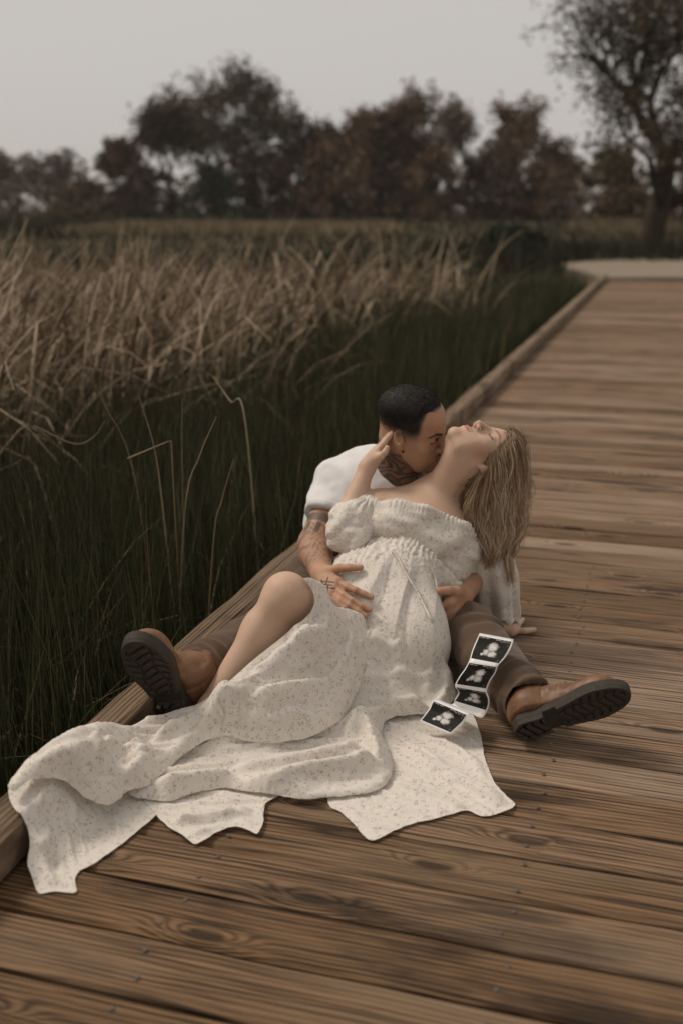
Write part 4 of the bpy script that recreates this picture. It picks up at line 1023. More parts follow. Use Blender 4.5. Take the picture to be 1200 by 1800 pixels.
# ------------------------------------------------------------------ his boots
b = NB('tan_leather'); co = b.coord('Object'); n = b.noise(co, 16., 5, .62); n2 = b.noise(co, 260., 3, .6); n3 = b.noise(co, 70., 3, .6)
c = b.mix(b.maprange(n, .32, .7), (.135, .062, .028), (.245, .128, .065)); c = b.mix(b.maprange(n3, .55, .7, 0., .5), c, (.075, .038, .020))
M_LEATHER = b.base(c, .48, .4, b.bump(b.math('MULTIPLY_ADD', n3, .6, b.math('MULTIPLY', n2, .25)), .35, .003))
b = NB('dark_rubber'); n = b.noise(b.coord('Object'), 60., 4, .6); M_RUBBER = b.base(b.mix(n, (.024, .019, .014), (.062, .050, .037)), .75, .3, b.bump(n, .25, .002))
def boot(pos, toe, sole_n, anklep, label, side, bs=1.):
    """pos = middle of the heel's underside, toe = direction heel to toe, sole_n = out of the sole"""
    y = unit(toe); z = unit(-np.asarray(sole_n, float) - y * (-np.asarray(sole_n, float) @ y)); x = np.cross(y, z); M = np.stack([x, y, z], -1)
    w_ = lambda a, b_, c_: pos + M @ np.array([a, b_, c_])
    e = empty('boot', tuple(pos)); e['label'] = label; adopt(e, man)
    up = Form()
    up.rc(w_(0, .0, .055), w_(0, .10, .050), .036, .036, 0); up.rc(w_(0, .10, .050), w_(side * .006, .205, .040), .040, .033, .03)
    up.ell(w_(side * .004, .185, .045), (.045, .060, .030), M, .03); up.ell(w_(0, .0, .055), (.037, .040, .040), M, .02)
    up.rc(w_(0, .02, .07), w_(0, .10, .065), .034, .030, .03)
    ank = np.asarray(anklep); up.rc(w_(0, .025, .075), ank, .042, .050, .04)
    up.fn(lambda P: -((P - w_(0, 0, .030).astype(np.float32)) @ z.astype(np.float32)), w_(0, 0, 0), 9., .003, 'i')
    def ud(P, N):
        q = (P - pos) @ M
        return .003 * np.sin(q[:, 1] * 230 + 3 * vnoise(P * 20.)) * ss(.07, .09, q[:, 1]) * ss(.15, .12, q[:, 1]) * ss(.05, .075, q[:, 2]) + .003 * (vnoise(P * 40.) - .5) - .002 * np.exp(-((q[:, 1] - .062 - .15 * (q[:, 2] - .05)) / .003) ** 2)
    V, F = surface(up, .003); V = relax(V, F, 1, .4); V = V + vnormals(V, F) * ud(V, None)[:, None]
    o = meshobj('upper', (V - pos) * bs, F, M_LEATHER, e, smooth=True)
    def outline(q):                                      # 2D sole outline distance
        a = np.hypot(q[:, 0] / .90, q[:, 1] - .0) - .0385
        f_ = np.hypot((q[:, 0] - side * .004), (q[:, 1] - .190) * .62) - .0515
        t = np.clip(q[:, 1] / .17, 0, 1); wst = np.abs(q[:, 0] - side * .003 * t) - (.031 + .014 * t); body = np.maximum(wst, np.abs(q[:, 1] - .09) - .10)
        return smin(smin(a, f_, .03), body, .02)
    so = Form()
    def solef(P):
        q = ((P - pos.astype(np.float32)) @ M.astype(np.float32)).astype(np.float64); d2 = outline(q)
        d = np.maximum(d2, np.abs(q[:, 2] - .021) - .011)                          # welt and midsole
        heel = np.maximum(np.maximum(d2 + .002, q[:, 1] - .052), np.abs(q[:, 2] - .008) - .0135)
        fore = np.maximum(np.maximum(d2 + .001, .088 - q[:, 1]), np.abs(q[:, 2] - .0075) - .0065)
        # cut tread: wavy cross grooves, a spine each side
        yy = q[:, 1] + .010 * np.sin(q[:, 0] * 75 + .6) + .25 * np.abs(q[:, 0])
        g1 = np.abs(((yy / .0215) % 1) - .5) * .0215 - .0034
        g2 = np.abs(np.abs(q[:, 0] - side * .004) - .021 - .006 * np.sin(q[:, 1] * 60)) - .0024
        cut = np.maximum(np.minimum(-g1 if False else g1 * 0 + (.0034 - np.abs(np.abs(((yy / .0215) % 1) - .5) * .0215)), .0024 - np.abs(np.abs(q[:, 0] - side * .004) - .021)) * 0 - 9, -9)
        gro = np.minimum(g1, g2)                                                    # negative inside a groove
        inner = d2 + .0085
        groove = np.maximum(np.maximum(gro, inner), q[:, 2] - .0075)
        tread = np.minimum(heel, fore); tread = np.maximum(tread, -groove)
        return np.minimum(d, tread)
    so.fn(solef, w_(0, .1, .01), .20, 0, 'u')
    V, F = surface(so, .0022); V = relax(V, F, 1, .3)
    meshobj('sole', (V - pos) * bs, F, M_RUBBER, e, smooth=True)
    lp = [w_(.034 * s_, y_, .052 + .0 * y_) for s_, y_ in ((1, .06), (1, .065))]
    return e
hp = PY(928, 1284, 2.315); hp[2] = max(hp[2], .045)
tp = PY(1068, 1236, 2.28)
boot_r = boot(hp, tp - hp, (.10, -.93, -.30), lA, 'tan leather boot lying on its side, toe pointing right', 1, .95)
hp2 = PY(314, 1264, 2.40); tp2 = PY(262, 1182, 2.32)
boot_l = boot(hp2, tp2 - hp2, (-.18, -.97, -.02), rA, 'tan leather boot with upright toe and lugged sole showing', -1, 1.1)
# ------------------------------------------------------------------ the dress: bodice, sleeves, gathered waist, skirt
def frame2(u, v, o, ang):
    c, s = math.cos(ang), math.sin(ang); return (u - o[0]) * c + (v - o[1]) * s, -(u - o[0]) * s + (v - o[1]) * c
B = Form()
B.ell(mid(wChest, wN, .05) - CC * .005 - CU * .012, (.150, .105, .098), k=0)
B.rc(PY(690, 918, 2.93), PY(800, 952, 2.965), .060, .060, .05)
B.ell(PY(700, 924, 2.885), (.078, .055, .050), k=.04); B.ell(PY(780, 968, 2.905), (.090, .060, .068), k=.05)
B.rc(PY(735, 965, 2.93), PY(795, 1000, 2.95), .052, .048, .04); B.rc(PY(660, 905, 2.955), PY(700, 925, 2.93), .042, .055, .03)
B.rc(PY(838, 962, 3.00), PY(800, 965, 2.96), .056, .066, .03); B.rc(PY(826, 990, 2.98), PY(770, 992, 2.94), .050, .055, .04)
nkl = [(640, 880), (668, 893), (700, 893), (750, 902), (800, 920), (832, 948)]
nkc = [hit(W, a_, b_, .016) + CC * .026 for a_, b_ in nkl]
for a_, b_ in zip(nkc[:-1], nkc[1:]): B.rc(a_, b_, .030, .030, .02)
for a_, b_ in (((650, 930), (690, 938)), ((690, 938), (735, 950)), ((735, 950), (790, 1000))): B.rc(PY(*a_, 2.905), PY(*b_, 2.905), .046, .050, .03)
# neckline: keep what lies below a surface sloping across the chest
def neck(P):
    u, v = px_of(P.astype(np.float64)); line = np.interp(u, [600, 645, 668, 700, 750, 800, 832, 870], [862, 872, 883, 880, 889, 907, 936, 975])
    return ((line - v) / 620.).astype(np.float32)
B.fn(neck, wChest, 9., .006, 'i')
def bod_disp(P, N):
    u, v = px_of(P); line = np.interp(u, [600, 645, 668, 700, 750, 800, 832, 870], [862, 872, 883, 880, 889, 907, 936, 975]); d = v - line
    a, c = frame2(u, v, (668, 883), .32)
    ru = np.sin(a * 1.05 + 3.2 * np.sin(a * .13) + 9 * vnoise(P * 26.)) * .0018 * ss(30, 2, d) * (.2 + 1.4 * vnoise(P * 31. + 4))
    low = np.interp(u, [640, 680, 720, 760, 800, 830], [948, 950, 948, 985, 1020, 1010]) - v
    ru2 = np.sin(a * .80 + 11 * vnoise(P * 21.)) * .0016 * ss(26, 2, low)
    q1, q2 = frame2(u, v, (700, 920), -.62)
    fold = .024 * (vnoise(np.stack([q1 / 110., q2 / 26., P[:, 1] * 4], -1) + 3.) - .5) + .008 * (vnoise(np.stack([a / 26., c / 10., P[:, 1] * 8], -1)) - .5)
    return ru + ru2 + fold
def garment(form, h, name, disp, gr, keep=.03, bend=.25, it=45, seed=1):
    V, F = surface(form, h); V = relax(V, F, 1, .4); N = vnormals(V, F); V = V + N * disp(V, N)[:, None]; V0 = V.copy()
    def fl(X): d = np.einsum('ij,ij->i', X - V0, N); return X + N * np.maximum(-.004 - d, 0)[:, None]
    V = buckle(V, F, gr, keep, bend, it, 0, fl, seed, .0008); V = smooth_mesh(V, F, 1, .3)
    return adopt(meshobj(name, V, F, M_FLORAL, None, smooth=True), woman)
def grow_dir(d0, a, b_, nz=9.):
    d0 = unit(d0)
    return lambda M_, d: (a * np.abs(d @ d0) + b_) * (.5 + vnoise(M_ * nz))
bodice = garment(B, .0036, 'bodice', bod_disp, grow_dir(CR * .95 - CU * .3, .16, .05))
# right puff sleeve, open at the elbow
PS = Form()
PS.ell(PY(612, 926, 2.885), (.068, .075, .078), k=0); PS.ell(PY(640, 893, 2.94), (.046, .055, .042), k=.04); PS.ell(PY(618, 950, 2.875), (.056, .065, .046), k=.03)
ho = PY(640, 985, 2.90)
PS.rc(PY(628, 950, 2.89), PY(650, 985, 2.885), .022, .034, .012, 's')
PS.rc(wRS + CU * .02, mid(wRS, wRE, .2), .03, .034, .006, 's')
def ps_disp(P, N):
    u, v = px_of(P); th = np.arctan2(v - 985, u - 655); r = np.hypot(u - 655, v - 985)
    q1, q2 = frame2(u, v, (612, 920), -.95)
    f = .020 * (vnoise(np.stack([q1 / 85., q2 / 17., P[:, 1] * 5], -1) + 9.) - .5) + .010 * (vnoise(np.stack([u / 16., v / 12., P[:, 1] * 20], -1)) - .5)
    d = np.hypot(u - 645, v - 872); f += .0035 * np.sin(np.arctan2(v - 868, u - 652) * 15 + 4 * vnoise(P * 24.)) * ss(40, 8, d)
    return f
sleeve_r = garment(PS, .0036, 'sleeve', ps_disp, grow_dir(CR * .6 + CU * .8, .14, .06), seed=2)
# left sleeve: hangs in vertical folds from the shoulder to a frilled hem
def loft(rows, n, foldf):
    """rows: (centre, half width vector, half depth vector); closed rings"""
    V = []; th = np.linspace(0, 2 * np.pi, n, endpoint=False)
    for i, (c, hw, hd) in enumerate(rows):
        s = i / (len(rows) - 1); m = 1 + foldf(th, s)
        V.append(c + np.outer(np.cos(th) * m, hw) + np.outer(np.sin(th) * m, hd))
    V = np.concatenate(V); i = np.arange(len(rows) - 1)[:, None] * n; j = np.arange(n)[None]
    return V, np.stack([i + j, i + (j + 1) % n, i + n + (j + 1) % n, i + n + j], -1).reshape(-1, 4)
ctl = np.array([[838, 915, 3.00, 32], [852, 950, 2.98, 40], [862, 1000, 2.985, 43], [866, 1040, 3.0, 41], [868, 1070, 3.03, 40], [869, 1088, 3.04, 41]], float)
cs = catmull(ctl, 46); rows = []
for cx, cy, Y, hwpx in cs:
    c = PY(cx, cy, Y); hw = hwpx / FPX * Y * 1.03; rows.append((c, CR * hw + CU * -hw * .12, CC * hw * 1.15))
def slf(th, s):
    a = .03 + .13 * s
    return a * np.sin(th * 5 + .8 + 1.2 * np.sin(s * 3)) + .5 * a * np.sin(th * 9 + 2.1 + s) + .035 * np.sin(th * 17 + s * 14) * ss(.75, 1, s)
V, F = loft(rows, 128, slf)
V += (vnoise(V * 60.) - .5)[:, None] * .006 * unit(CR - CC); V[-128:, 2] += .006 * np.sin(np.linspace(0, 2 * np.pi, 128) * 13)
sleeve_l = adopt(meshobj('sleeve', V, F, M_FLORAL, None, smooth=True), woman)

# gathered belly part of the skirt
def fan(u, v): return np.arctan2(u - 797, v - 707), np.hypot(u - 797, v - 707)
def gown_disp(P, N):
    u, v = px_of(P); phi, r = fan(u, v); d = v - waistline(u)
    warp = phi * 38 + .9 * vnoise(np.stack([phi * 9, r / 90., P[:, 1] * 0], -1)) * 3
    t = (warp / (2 * np.pi)) % 1; pl = np.where(t < .72, t / .72, (1 - t) / .28)                           # lapped pleats
    f = .013 * (pl - .5) * ss(10, 70, d) * ss(500, 380, r)
    f += .0022 * np.sin(phi * 170 + 14 * vnoise(P * 26.)) * ss(34, 4, d) + .005 * (vnoise(np.stack([phi * 60, r / 5., P[:, 1] * 9], -1)) - .5) * ss(44, 10, d)
    f += .006 * (vnoise(np.stack([phi * 16, r / 60., P[:, 1] * 2], -1) + 2) - .5)
    return f
gown = garment(G, .0040, 'skirt_front', gown_disp, grow_dir(CR * .97 - CU * .25, .13, .02), seed=3)
# two narrow ties
def ribbon(pts, wdir, wd, name, mat, parent, k=40):
    P = catmull(pts, k); T = np.gradient(P, axis=0); T /= np.linalg.norm(T, axis=1)[:, None]; Wd = np.cross(T, wdir); Wd /= np.linalg.norm(Wd, axis=1)[:, None]
    Nn = np.cross(T, Wd); V = np.stack([P - Wd * wd / 2, P + Nn * .0012, P + Wd * wd / 2, P - Nn * .0012], 1).reshape(-1, 3)
    i = np.arange(k - 1)[:, None] * 4; j = np.arange(4)[None]
    F = np.stack([i + j, i + (j + 1) % 4, i + 4 + (j + 1) % 4, i + 4 + j], -1).reshape(-1, 4)
    return adopt(meshobj(name, V, F, mat, None, smooth=True), parent)
gh = lambda a, b_, off=.008: hit(G, a, b_, off)
ribbon([gh(a, b_) for a, b_ in ((688, 972), (700, 988), (714, 1015), (730, 1042), (744, 1070), (756, 1095))] + [PY(764, 1112, 2.70), PY(770, 1130, 2.68), PY(772, 1150, 2.66)], CC, .0075, 'tie', M_FLORAL, woman)
ribbon([gh(a, b_) for a, b_ in ((752, 1003), (760, 1018))] + [PY(768, 1050, 2.725), PY(769, 1085, 2.71), PY(771, 1115, 2.70), PY(768, 1140, 2.68), PY(755, 1165, 2.66)], CC, .0078, 'tie', M_FLORAL, woman)
ribbon([PY(836, 958, 2.95), PY(837, 990, 2.955), PY(838, 1020, 2.96), PY(840, 1050, 2.97), PY(841, 1078, 2.98)], CC, .011, 'tie', M_FLORAL, woman)
# ------------------------------------------------------------------ the skirt spread over the deck: membranes laid over what carries them
hx0, hx1, hy0, hy1, hs = -1.05, .80, 1.55, 3.05, .0075
hxs = np.arange(hx0, hx1, hs); hys = np.arange(hy0, hy1, hs); HX, HY = np.meshgrid(hxs, hys)
def support(extra=()):
    Hs = np.full(HX.shape, .0)
    u, v = along(HX, HY); kerb = (v < .002) & (v > -.096); Hs = np.where(kerb, KERB_Z + .089, Hs); Hs = np.where(v <= -.096, -.12, Hs)
    def cap(a, b_, ra, rb):
        n = 60
        for t in np.linspace(0, 1, n):
            c = a + (b_ - a) * t; r = ra + (rb - ra) * t; d2 = (HX - c[0]) ** 2 + (HY - c[1]) ** 2
            np.maximum(Hs, np.where(d2 < r * r, c[2] + np.sqrt(np.maximum(r * r - d2, 0)), -1), out=Hs)
    for a, b_, ra, rb in extra: cap(a, b_, ra, rb)
    return Hs
def membrane(Hs, sag, it=700):
    h = Hs.copy()
    for _ in range(it):
        p = np.pad(h, 1, mode='edge'); h = np.maximum(Hs, (p[:-2, 1:-1] + p[2:, 1:-1] + p[1:-1, :-2] + p[1:-1, 2:]) / 4 - sag)
    return h
legs = [(wRH, wRK, .10, .062), (wRK, wRA, .055, .036), (wRA, wRA + np.array([.06, -.13, -.03]), .04, .03), (wLH, wLK, .10, .062), (wLK, wLA, .06, .04), (PY(690, 1060, 2.82) - np.array([0, 0, .04]), wPel, .13, .14)]
H0 = membrane(support(), .00035, 300)
H1 = membrane(support(legs), .00022); H2 = membrane(support([q for i, q in enumerate(legs) if i not in (0, 1)]), .0003)
for _ in range(10):
    p = np.pad(H1, 1, mode='edge'); H1 = (p[:-2, 1:-1] + p[2:, 1:-1] + p[1:-1, :-2] + p[1:-1, 2:] + 2 * H1) / 6
    p = np.pad(H2, 1, mode='edge'); H2 = (p[:-2, 1:-1] + p[2:, 1:-1] + p[1:-1, :-2] + p[1:-1, 2:] + 2 * H2) / 6
def bil(H, x, y):
    fx = np.clip((x - hx0) / hs, 0, len(hxs) - 1.001); fy = np.clip((y - hy0) / hs, 0, len(hys) - 1.001); i = fx.astype(int); j = fy.astype(int); a = fx - i; b_ = fy - j
    return H[j, i] * (1 - a) * (1 - b_) + H[j, i + 1] * a * (1 - b_) + H[j + 1, i] * (1 - a) * b_ + H[j + 1, i + 1] * a * b_
def hmhit(H, px, py, off=0.):
    d = ray(px, py); t = np.linspace(1.4, 3.6, 2200); P = np.array([0, 0, CAM_H]) + d * t[:, None]
    z = bil(H, P[:, 0], P[:, 1]) + off; i = np.argmax(P[:, 2] <= z); return P[i]
from mathutils.geometry import delaunay_2d_cdt
def polysd(P, Q):                                         # distance to a closed outline (unsigned) and inside flag
    d = np.full(len(P), 9.); ins = np.zeros(len(P), bool)
    for a, b_ in zip(Q, np.roll(Q, -1, 0)):
        e = b_ - a; w_ = P - a; t = np.clip((w_ @ e) / (e @ e + 1e-12), 0, 1); d = np.minimum(d, np.hypot(*(w_ - t[:, None] * e).T))
        c = (a[1] <= P[:, 1]) != (b_[1] <= P[:, 1]); x = a[0] + (P[:, 1] - a[1]) / (b_[1] - a[1] + 1e-12) * e[0]; ins ^= c & (P[:, 0] < x)
    return d, ins
def sheet(name, H, outline, base, roll, ridges=(), wr=.008, fold=(0, .02, 60, 14), thin=(), seed=0., step=.0062, warp=.0016, stretch=.21):
    """a layer of cloth: outline in image points, base lift over H, roll radius at the rim,
    ridges (points, half width, height), wr crumple, fold (direction, height, lengths in mm along and across), thin = stretches with a plain hem"""
    oh = [hmhit(H, a, b_, base * .6) for a, b_ in outline]; O = np.array([p[:2] for p in oh])
    n = len(O); C = np.vstack([O, O[:1]]); seg = np.linalg.norm(np.diff(C, axis=0), axis=1); m = int(seg.sum() / .006)
    Pd = np.vstack([C[-2], C, C[1]])                      # closed smooth outline
    t = np.linspace(0, n, m, endpoint=False); i = t.astype(int); f = (t - i)[:, None]; a, b_, c, d = Pd[i], Pd[i + 1], Pd[i + 2], Pd[i + 3]
    Q = .5 * (2 * b_ + (c - a) * f + (2 * a - 5 * b_ + 4 * c - d) * f ** 2 + (3 * b_ - a - 3 * c + d) * f ** 3)
    r = np.random.default_rng(int(seed * 10) + 3)
    Q3 = np.column_stack([Q, np.zeros(len(Q))]); Q = Q + (np.column_stack([vnoise(Q3 * 70 + 3 + seed), vnoise(Q3 * 70 + 31 + seed)]) - .5) * warp * 2
    lo, hi = Q.min(0), Q.max(0); gx_, gy_ = np.meshgrid(np.arange(lo[0], hi[0], step), np.arange(lo[1], hi[1], step * .87)); gx_[::2] += step / 2
    I = np.column_stack([gx_.ravel(), gy_.ravel()]); dd, ins = polysd(I, Q); I = I[ins & (dd > step * .55)]
    allp = [Vector(p) for p in np.vstack([Q, I])]; nq = len(Q)
    vo, eo, fo, *_ = delaunay_2d_cdt(allp, [(k, (k + 1) % nq) for k in range(nq)], [], 1, 1e-6)
    P = np.array([list(p) for p in vo]); dist, _ = polysd(P, Q)
    z = bil(H, P[:, 0], P[:, 1]); P3 = np.column_stack([P, z * 1.])
    rr = np.full(len(P), roll)
    for (pts, hem) in thin:
        tp_ = np.array([hmhit(H, a, b_, base * .6)[:2] for a, b_ in pts]); dm = np.full(len(P), 9.)
        for k in range(len(tp_) - 1):
            e = tp_[k + 1] - tp_[k]; w_ = P - tp_[k]; t = np.clip((w_ @ e) / (e @ e), 0, 1); dm = np.minimum(dm, np.hypot(*(w_ - t[:, None] * e).T))
        rr = rr + (hem - rr) * ss(.10, .03, dm)
    q = np.clip(dist / np.maximum(rr, 1e-4), 0, 1); dome = np.sqrt(np.clip(1 - (1 - q) ** 2, 0, 1)); up = rr * .75 * dome
    up = up * (.8 + .4 * vnoise(P3 * 6. + seed))
    for pts, hw, hh in ridges:
        tp_ = np.array([hmhit(H, a, b_, base + hh * .8)[:2] for a, b_ in pts]); tp_ = catmull(tp_, 30); dm = np.full(len(P), 9.); s_ = np.zeros(len(P)); sd = np.zeros(len(P))
        for k in range(len(tp_) - 1):
            e = tp_[k + 1] - tp_[k]; w_ = P - tp_[k]; t = np.clip((w_ @ e) / (e @ e + 1e-12), 0, 1); dk = np.hypot(*(w_ - t[:, None] * e).T); b2 = dk < dm
            s_ = np.where(b2, (k + t) / (len(tp_) - 1), s_); sd = np.where(b2, np.sign(w_[:, 0] * e[1] - w_[:, 1] * e[0]), sd); dm = np.where(b2, dk, dm)
        w_ = hw * (.8 + .4 * vnoise(P3 * 8. + seed)) * np.where(sd > 0, .62, 1.25)        # steep on one side
        up = up + hh * (.55 * np.exp(-(dm / w_) ** 2) + .55 * np.exp(-np.sqrt((dm / w_ * 1.5) ** 2 + .02))) * ss(0, .18, s_) * ss(1, .82, s_) * ss(0, .02, dist)
    fd, fh, la, lc = fold; e_ = hmhit(H, *fd[1])[:2] - hmhit(H, *fd[0])[:2]; ang = math.atan2(e_[1], e_[0]); q1, q2 = frame2(P[:, 0], P[:, 1], (0, 0), ang)
    wq = .05 * (vnoise(P3 * 5 + seed + 20) - .5)
    for amp_, kl, sd_ in ((fh * 1.15, 1., 0), (fh * .6, .45, 7)):
        nz = vnoise(np.column_stack([q1 * 1000 / (la * (kl + .3)), (q2 + wq) * 1000 / (lc * kl), np.full(len(P), seed + sd_)])); rid = (1 - 2 * np.abs(nz - .5)) ** 4
        up = up + amp_ * (rid - .22) * ss(0, .04, dist)
    up = up + wr * (vnoise(P3 * 24. + seed) - .5) * ss(0, .02, dist)
    z = z + base + up
    floor_ = bil(support_base, P[:, 0], P[:, 1]) + .002 + .0013 * seed; z = np.maximum(z, floor_)
    V = np.column_stack([P, z]); V[:, :2] += (np.column_stack([vnoise(P3 * 22. + 5), vnoise(P3 * 22. + 50)]) - .5) * .012 * ss(0, .02, dist)[:, None]
    T_ = np.array([f for f in fo if len(f) == 3]); fv = np.array([math.cos(ang), math.sin(ang), 0])
    def gr(M_, d): return stretch * (.25 + .75 * np.clip(1 - np.abs(d @ fv), 0, 1)) * (.4 + 1.2 * vnoise(M_ * 7. + seed))
    def fl(X):
        z_ = np.maximum(bil(H, X[:, 0], X[:, 1]) + base * .35, bil(support_base, X[:, 0], X[:, 1]) + .003 + .0013 * seed); X[:, 2] = np.maximum(X[:, 2], z_); return X
    ee = np.sort(np.concatenate([T_[:, [0, 1]], T_[:, [1, 2]], T_[:, [2, 0]]]), 1); uq, ct = np.unique(ee[:, 0].astype(np.int64) * len(V) + ee[:, 1], return_counts=True); be = np.stack([uq[ct == 1] // len(V), uq[ct == 1] % len(V)], -1)
    def rim(V, it):
        bd = np.bincount(be.ravel(), minlength=len(V))
        for _ in range(it):
            s_ = np.stack([np.bincount(be[:, 0], V[be[:, 1], a], len(V)) + np.bincount(be[:, 1], V[be[:, 0], a], len(V)) for a in range(3)], -1); m_ = bd == 2; V = V.copy(); V[m_] = .5 * V[m_] + .25 * s_[m_]
        return V
    V = rim(V, 12); V = smooth_mesh(V, T_, 1, .5)
    V = buckle(V, T_, gr, keep=.016, bend=.12, it=120, sag=.0001, floor_=fl, seed=int(seed * 7))
    V = rim(smooth_mesh(V, T_, 1, .3), 4)
    return adopt(meshobj(name, V, T_, M_FLORAL, None, smooth=True), woman)
support_base = support()
# lowest layers: plain hems lying on the boards
sheet('skirt_panel', H0, [(600, 1300), (575, 1405), (598, 1428), (626, 1455), (650, 1479), (680, 1469), (712, 1455), (740, 1446), (780, 1437), (820, 1426), (846, 1437), (876, 1432), (906, 1417), (884, 1396), (866, 1372), (852, 1335), (846, 1300), (834, 1262), (800, 1215), (740, 1190), (650, 1240)],
      .003, .0035, [([(700, 1300), (760, 1345), (835, 1385), (890, 1412)], .028, 0.016), ([(690, 1370), (760, 1390), (840, 1432)], .024, 0.014), ([(760, 1290), (820, 1330), (860, 1372)], .024, 0.012), ([(650, 1420), (720, 1425), (800, 1420)], .02, 0.008)], .003, (((600, 1300), (880, 1410)), .010, 400, 40), seed=1.)
sheet('skirt_panel', H0, [(120, 1330), (40, 1370), (14, 1392), (27, 1428), (47, 1452), (50, 1490), (46, 1515), (56, 1540), (70, 1574), (100, 1570), (137, 1573), (133, 1541), (168, 1520), (205, 1494), (240, 1466), (270, 1440), (300, 1400), (250, 1350)],
      .004, .0035, [([(40, 1420), (62, 1470), (95, 1500)], .018, 0.016), ([(90, 1440), (80, 1500), (95, 1560)], .02, 0.011)], .003, (((60, 1400), (110, 1560)), .010, 320, 30), seed=2.)
sheet('skirt_panel', H0, [(250, 1390), (268, 1428), (285, 1446), (305, 1462), (324, 1472), (343, 1487), (364, 1476), (386, 1464), (410, 1455), (434, 1460), (453, 1468), (463, 1450), (465, 1430), (470, 1412), (500, 1392), (480, 1350), (350, 1340)],
      .006, .005, [([(300, 1440), (380, 1432), (450, 1415)], .022, 0.019), ([(330, 1468), (390, 1448), (460, 1440)], .016, 0.012)], .004, (((280, 1430), (460, 1425)), .013, 320, 26), seed=3.)
# middle layer: falls from the lap and rolls back on itself
sheet('skirt_panel', H2, [(600, 1120), (690, 1092), (752, 1100), (772, 1150), (792, 1190), (802, 1218), (793, 1240), (768, 1256), (728, 1262), (690, 1266), (676, 1276), (672, 1296), (683, 1320), (691, 1348), (684, 1378), (655, 1396), (615, 1402), (575, 1405), (535, 1409), (490, 1404), (440, 1397), (396, 1390), (340, 1400), (300, 1412), (262, 1410), (226, 1400), (230, 1360), (330, 1300), (470, 1270), (590, 1200)],
      .016, .026, [([(400, 1380), (470, 1371), (548, 1358), (625, 1345), (668, 1322)], .030, 0.041), ([(390, 1352), (470, 1345), (535, 1335), (600, 1318), (640, 1300)], .024, 0.027), ([(640, 1262), (652, 1300), (668, 1340)], .022, 0.038), ([(600, 1290), (640, 1262), (700, 1240), (760, 1228)], .028, 0.041), ([(655, 1100), (645, 1180), (610, 1250)], .022, .018), ([(700, 1098), (702, 1170), (676, 1236)], .020, .018), ([(738, 1100), (756, 1170), (744, 1226)], .020, .020), ([(765, 1150), (784, 1195), (772, 1238)], .018, .022), ([(280, 1390), (340, 1372), (420, 1360)], .03, 0.027)],
      .003, (((330, 1390), (660, 1350)), .015, 520, 40), warp=.0014, seed=4.)
# top layer: over the right thigh, along the bare shin and out over the kerb
sheet('skirt_panel', H1, [(529, 1021), (556, 1026), (574, 1040), (581, 1062), (590, 1074), (612, 1078), (636, 1088), (645, 1110), (646, 1150), (640, 1195), (622, 1245), (592, 1285), (545, 1310), (485, 1320), (430, 1316), (395, 1306), (350, 1325), (300, 1360), (262, 1395), (222, 1402), (214, 1418), (190, 1428), (162, 1420), (142, 1408), (118, 1392), (84, 1382), (52, 1384), (30, 1402), (12, 1396), (28, 1371), (74, 1331), (130, 1298), (190, 1280), (228, 1285), (262, 1267), (315, 1252), (344, 1245), (369, 1231), (405, 1202), (455, 1156), (502, 1118), (534, 1091), (549, 1066), (547, 1040)],
      .038, .032, [([(585, 1075), (576, 1112), (540, 1150), (480, 1190), (420, 1225)], .013, .034), ([(614, 1090), (614, 1150), (576, 1208), (500, 1245), (430, 1262)], .015, .040), ([(634, 1100), (632, 1170), (600, 1238), (540, 1275), (470, 1285)], .017, .034), ([(470, 1213), (400, 1243), (320, 1275), (262, 1312)], .014, .034), ([(440, 1262), (350, 1292), (285, 1345)], .014, .030), ([(205, 1300), (180, 1335), (185, 1385)], .013, .026), ([(560, 1120), (505, 1165), (450, 1200), (380, 1240)], .011, .022), ([(565, 1040), (572, 1080), (556, 1120), (510, 1165)], .026, 0.022), ([(330, 1272), (420, 1252), (500, 1240), (570, 1200)], .032, 0.030), ([(400, 1230), (470, 1215), (540, 1175), (575, 1140)], .022, 0.019), ([(235, 1300), (250, 1340), (230, 1385)], .03, 0.032), ([(60, 1365), (130, 1340), (200, 1335)], .035, 0.041), ([(130, 1385), (175, 1405), (220, 1385), (245, 1350)], .026, 0.030), ([(300, 1330), (380, 1295), (470, 1290), (560, 1270)], .034, 0.024), ([(95, 1375), (150, 1362), (205, 1365)], .02, 0.022), ([(470, 1190), (500, 1150), (545, 1110)], .018, 0.014)],
      .003, (((600, 1110), (300, 1320)), .017, 560, 44), warp=.0014, thin=[([(70, 1331), (12, 1396), (118, 1392), (190, 1428), (262, 1395)], .026), ([(529, 1021), (548, 1040), (549, 1066), (534, 1091), (455, 1156), (369, 1231), (315, 1252)], .007)], seed=5.)
# ------------------------------------------------------------------ hair
def strands(paths, rads, n=3, tw=None):
    """many tapered strands at once: paths (m, k, 3)"""
    m, k, _ = paths.shape; T = np.gradient(paths, axis=1); T /= np.linalg.norm(T, axis=2, keepdims=True) + 1e-9
    tw = np.random.default_rng(1).normal(0, 1, (m, 1, 3)) if n == 2 else np.array([.3, .8, .52]); A = np.cross(T, tw); A /= np.linalg.norm(A, axis=2, keepdims=True) + 1e-9; Bn = np.cross(T, A); th = 2 * np.pi * np.arange(n) / n
    V = paths[:, :, None] + rads[:, :, None, None] * (np.cos(th)[None, None, :, None] * A[:, :, None] + np.sin(th)[None, None, :, None] * Bn[:, :, None])
    base = (np.arange(m)[:, None] * k + np.arange(k - 1)[None])[:, :, None] * n; j = np.arange(n)
    if n == 2: j = np.array([0])
    F = np.stack([base + j, base + (j + 1) % n, base + n + (j + 1) % n, base + n + j], -1).reshape(-1, 4)
    return V.reshape(-1, 3), F
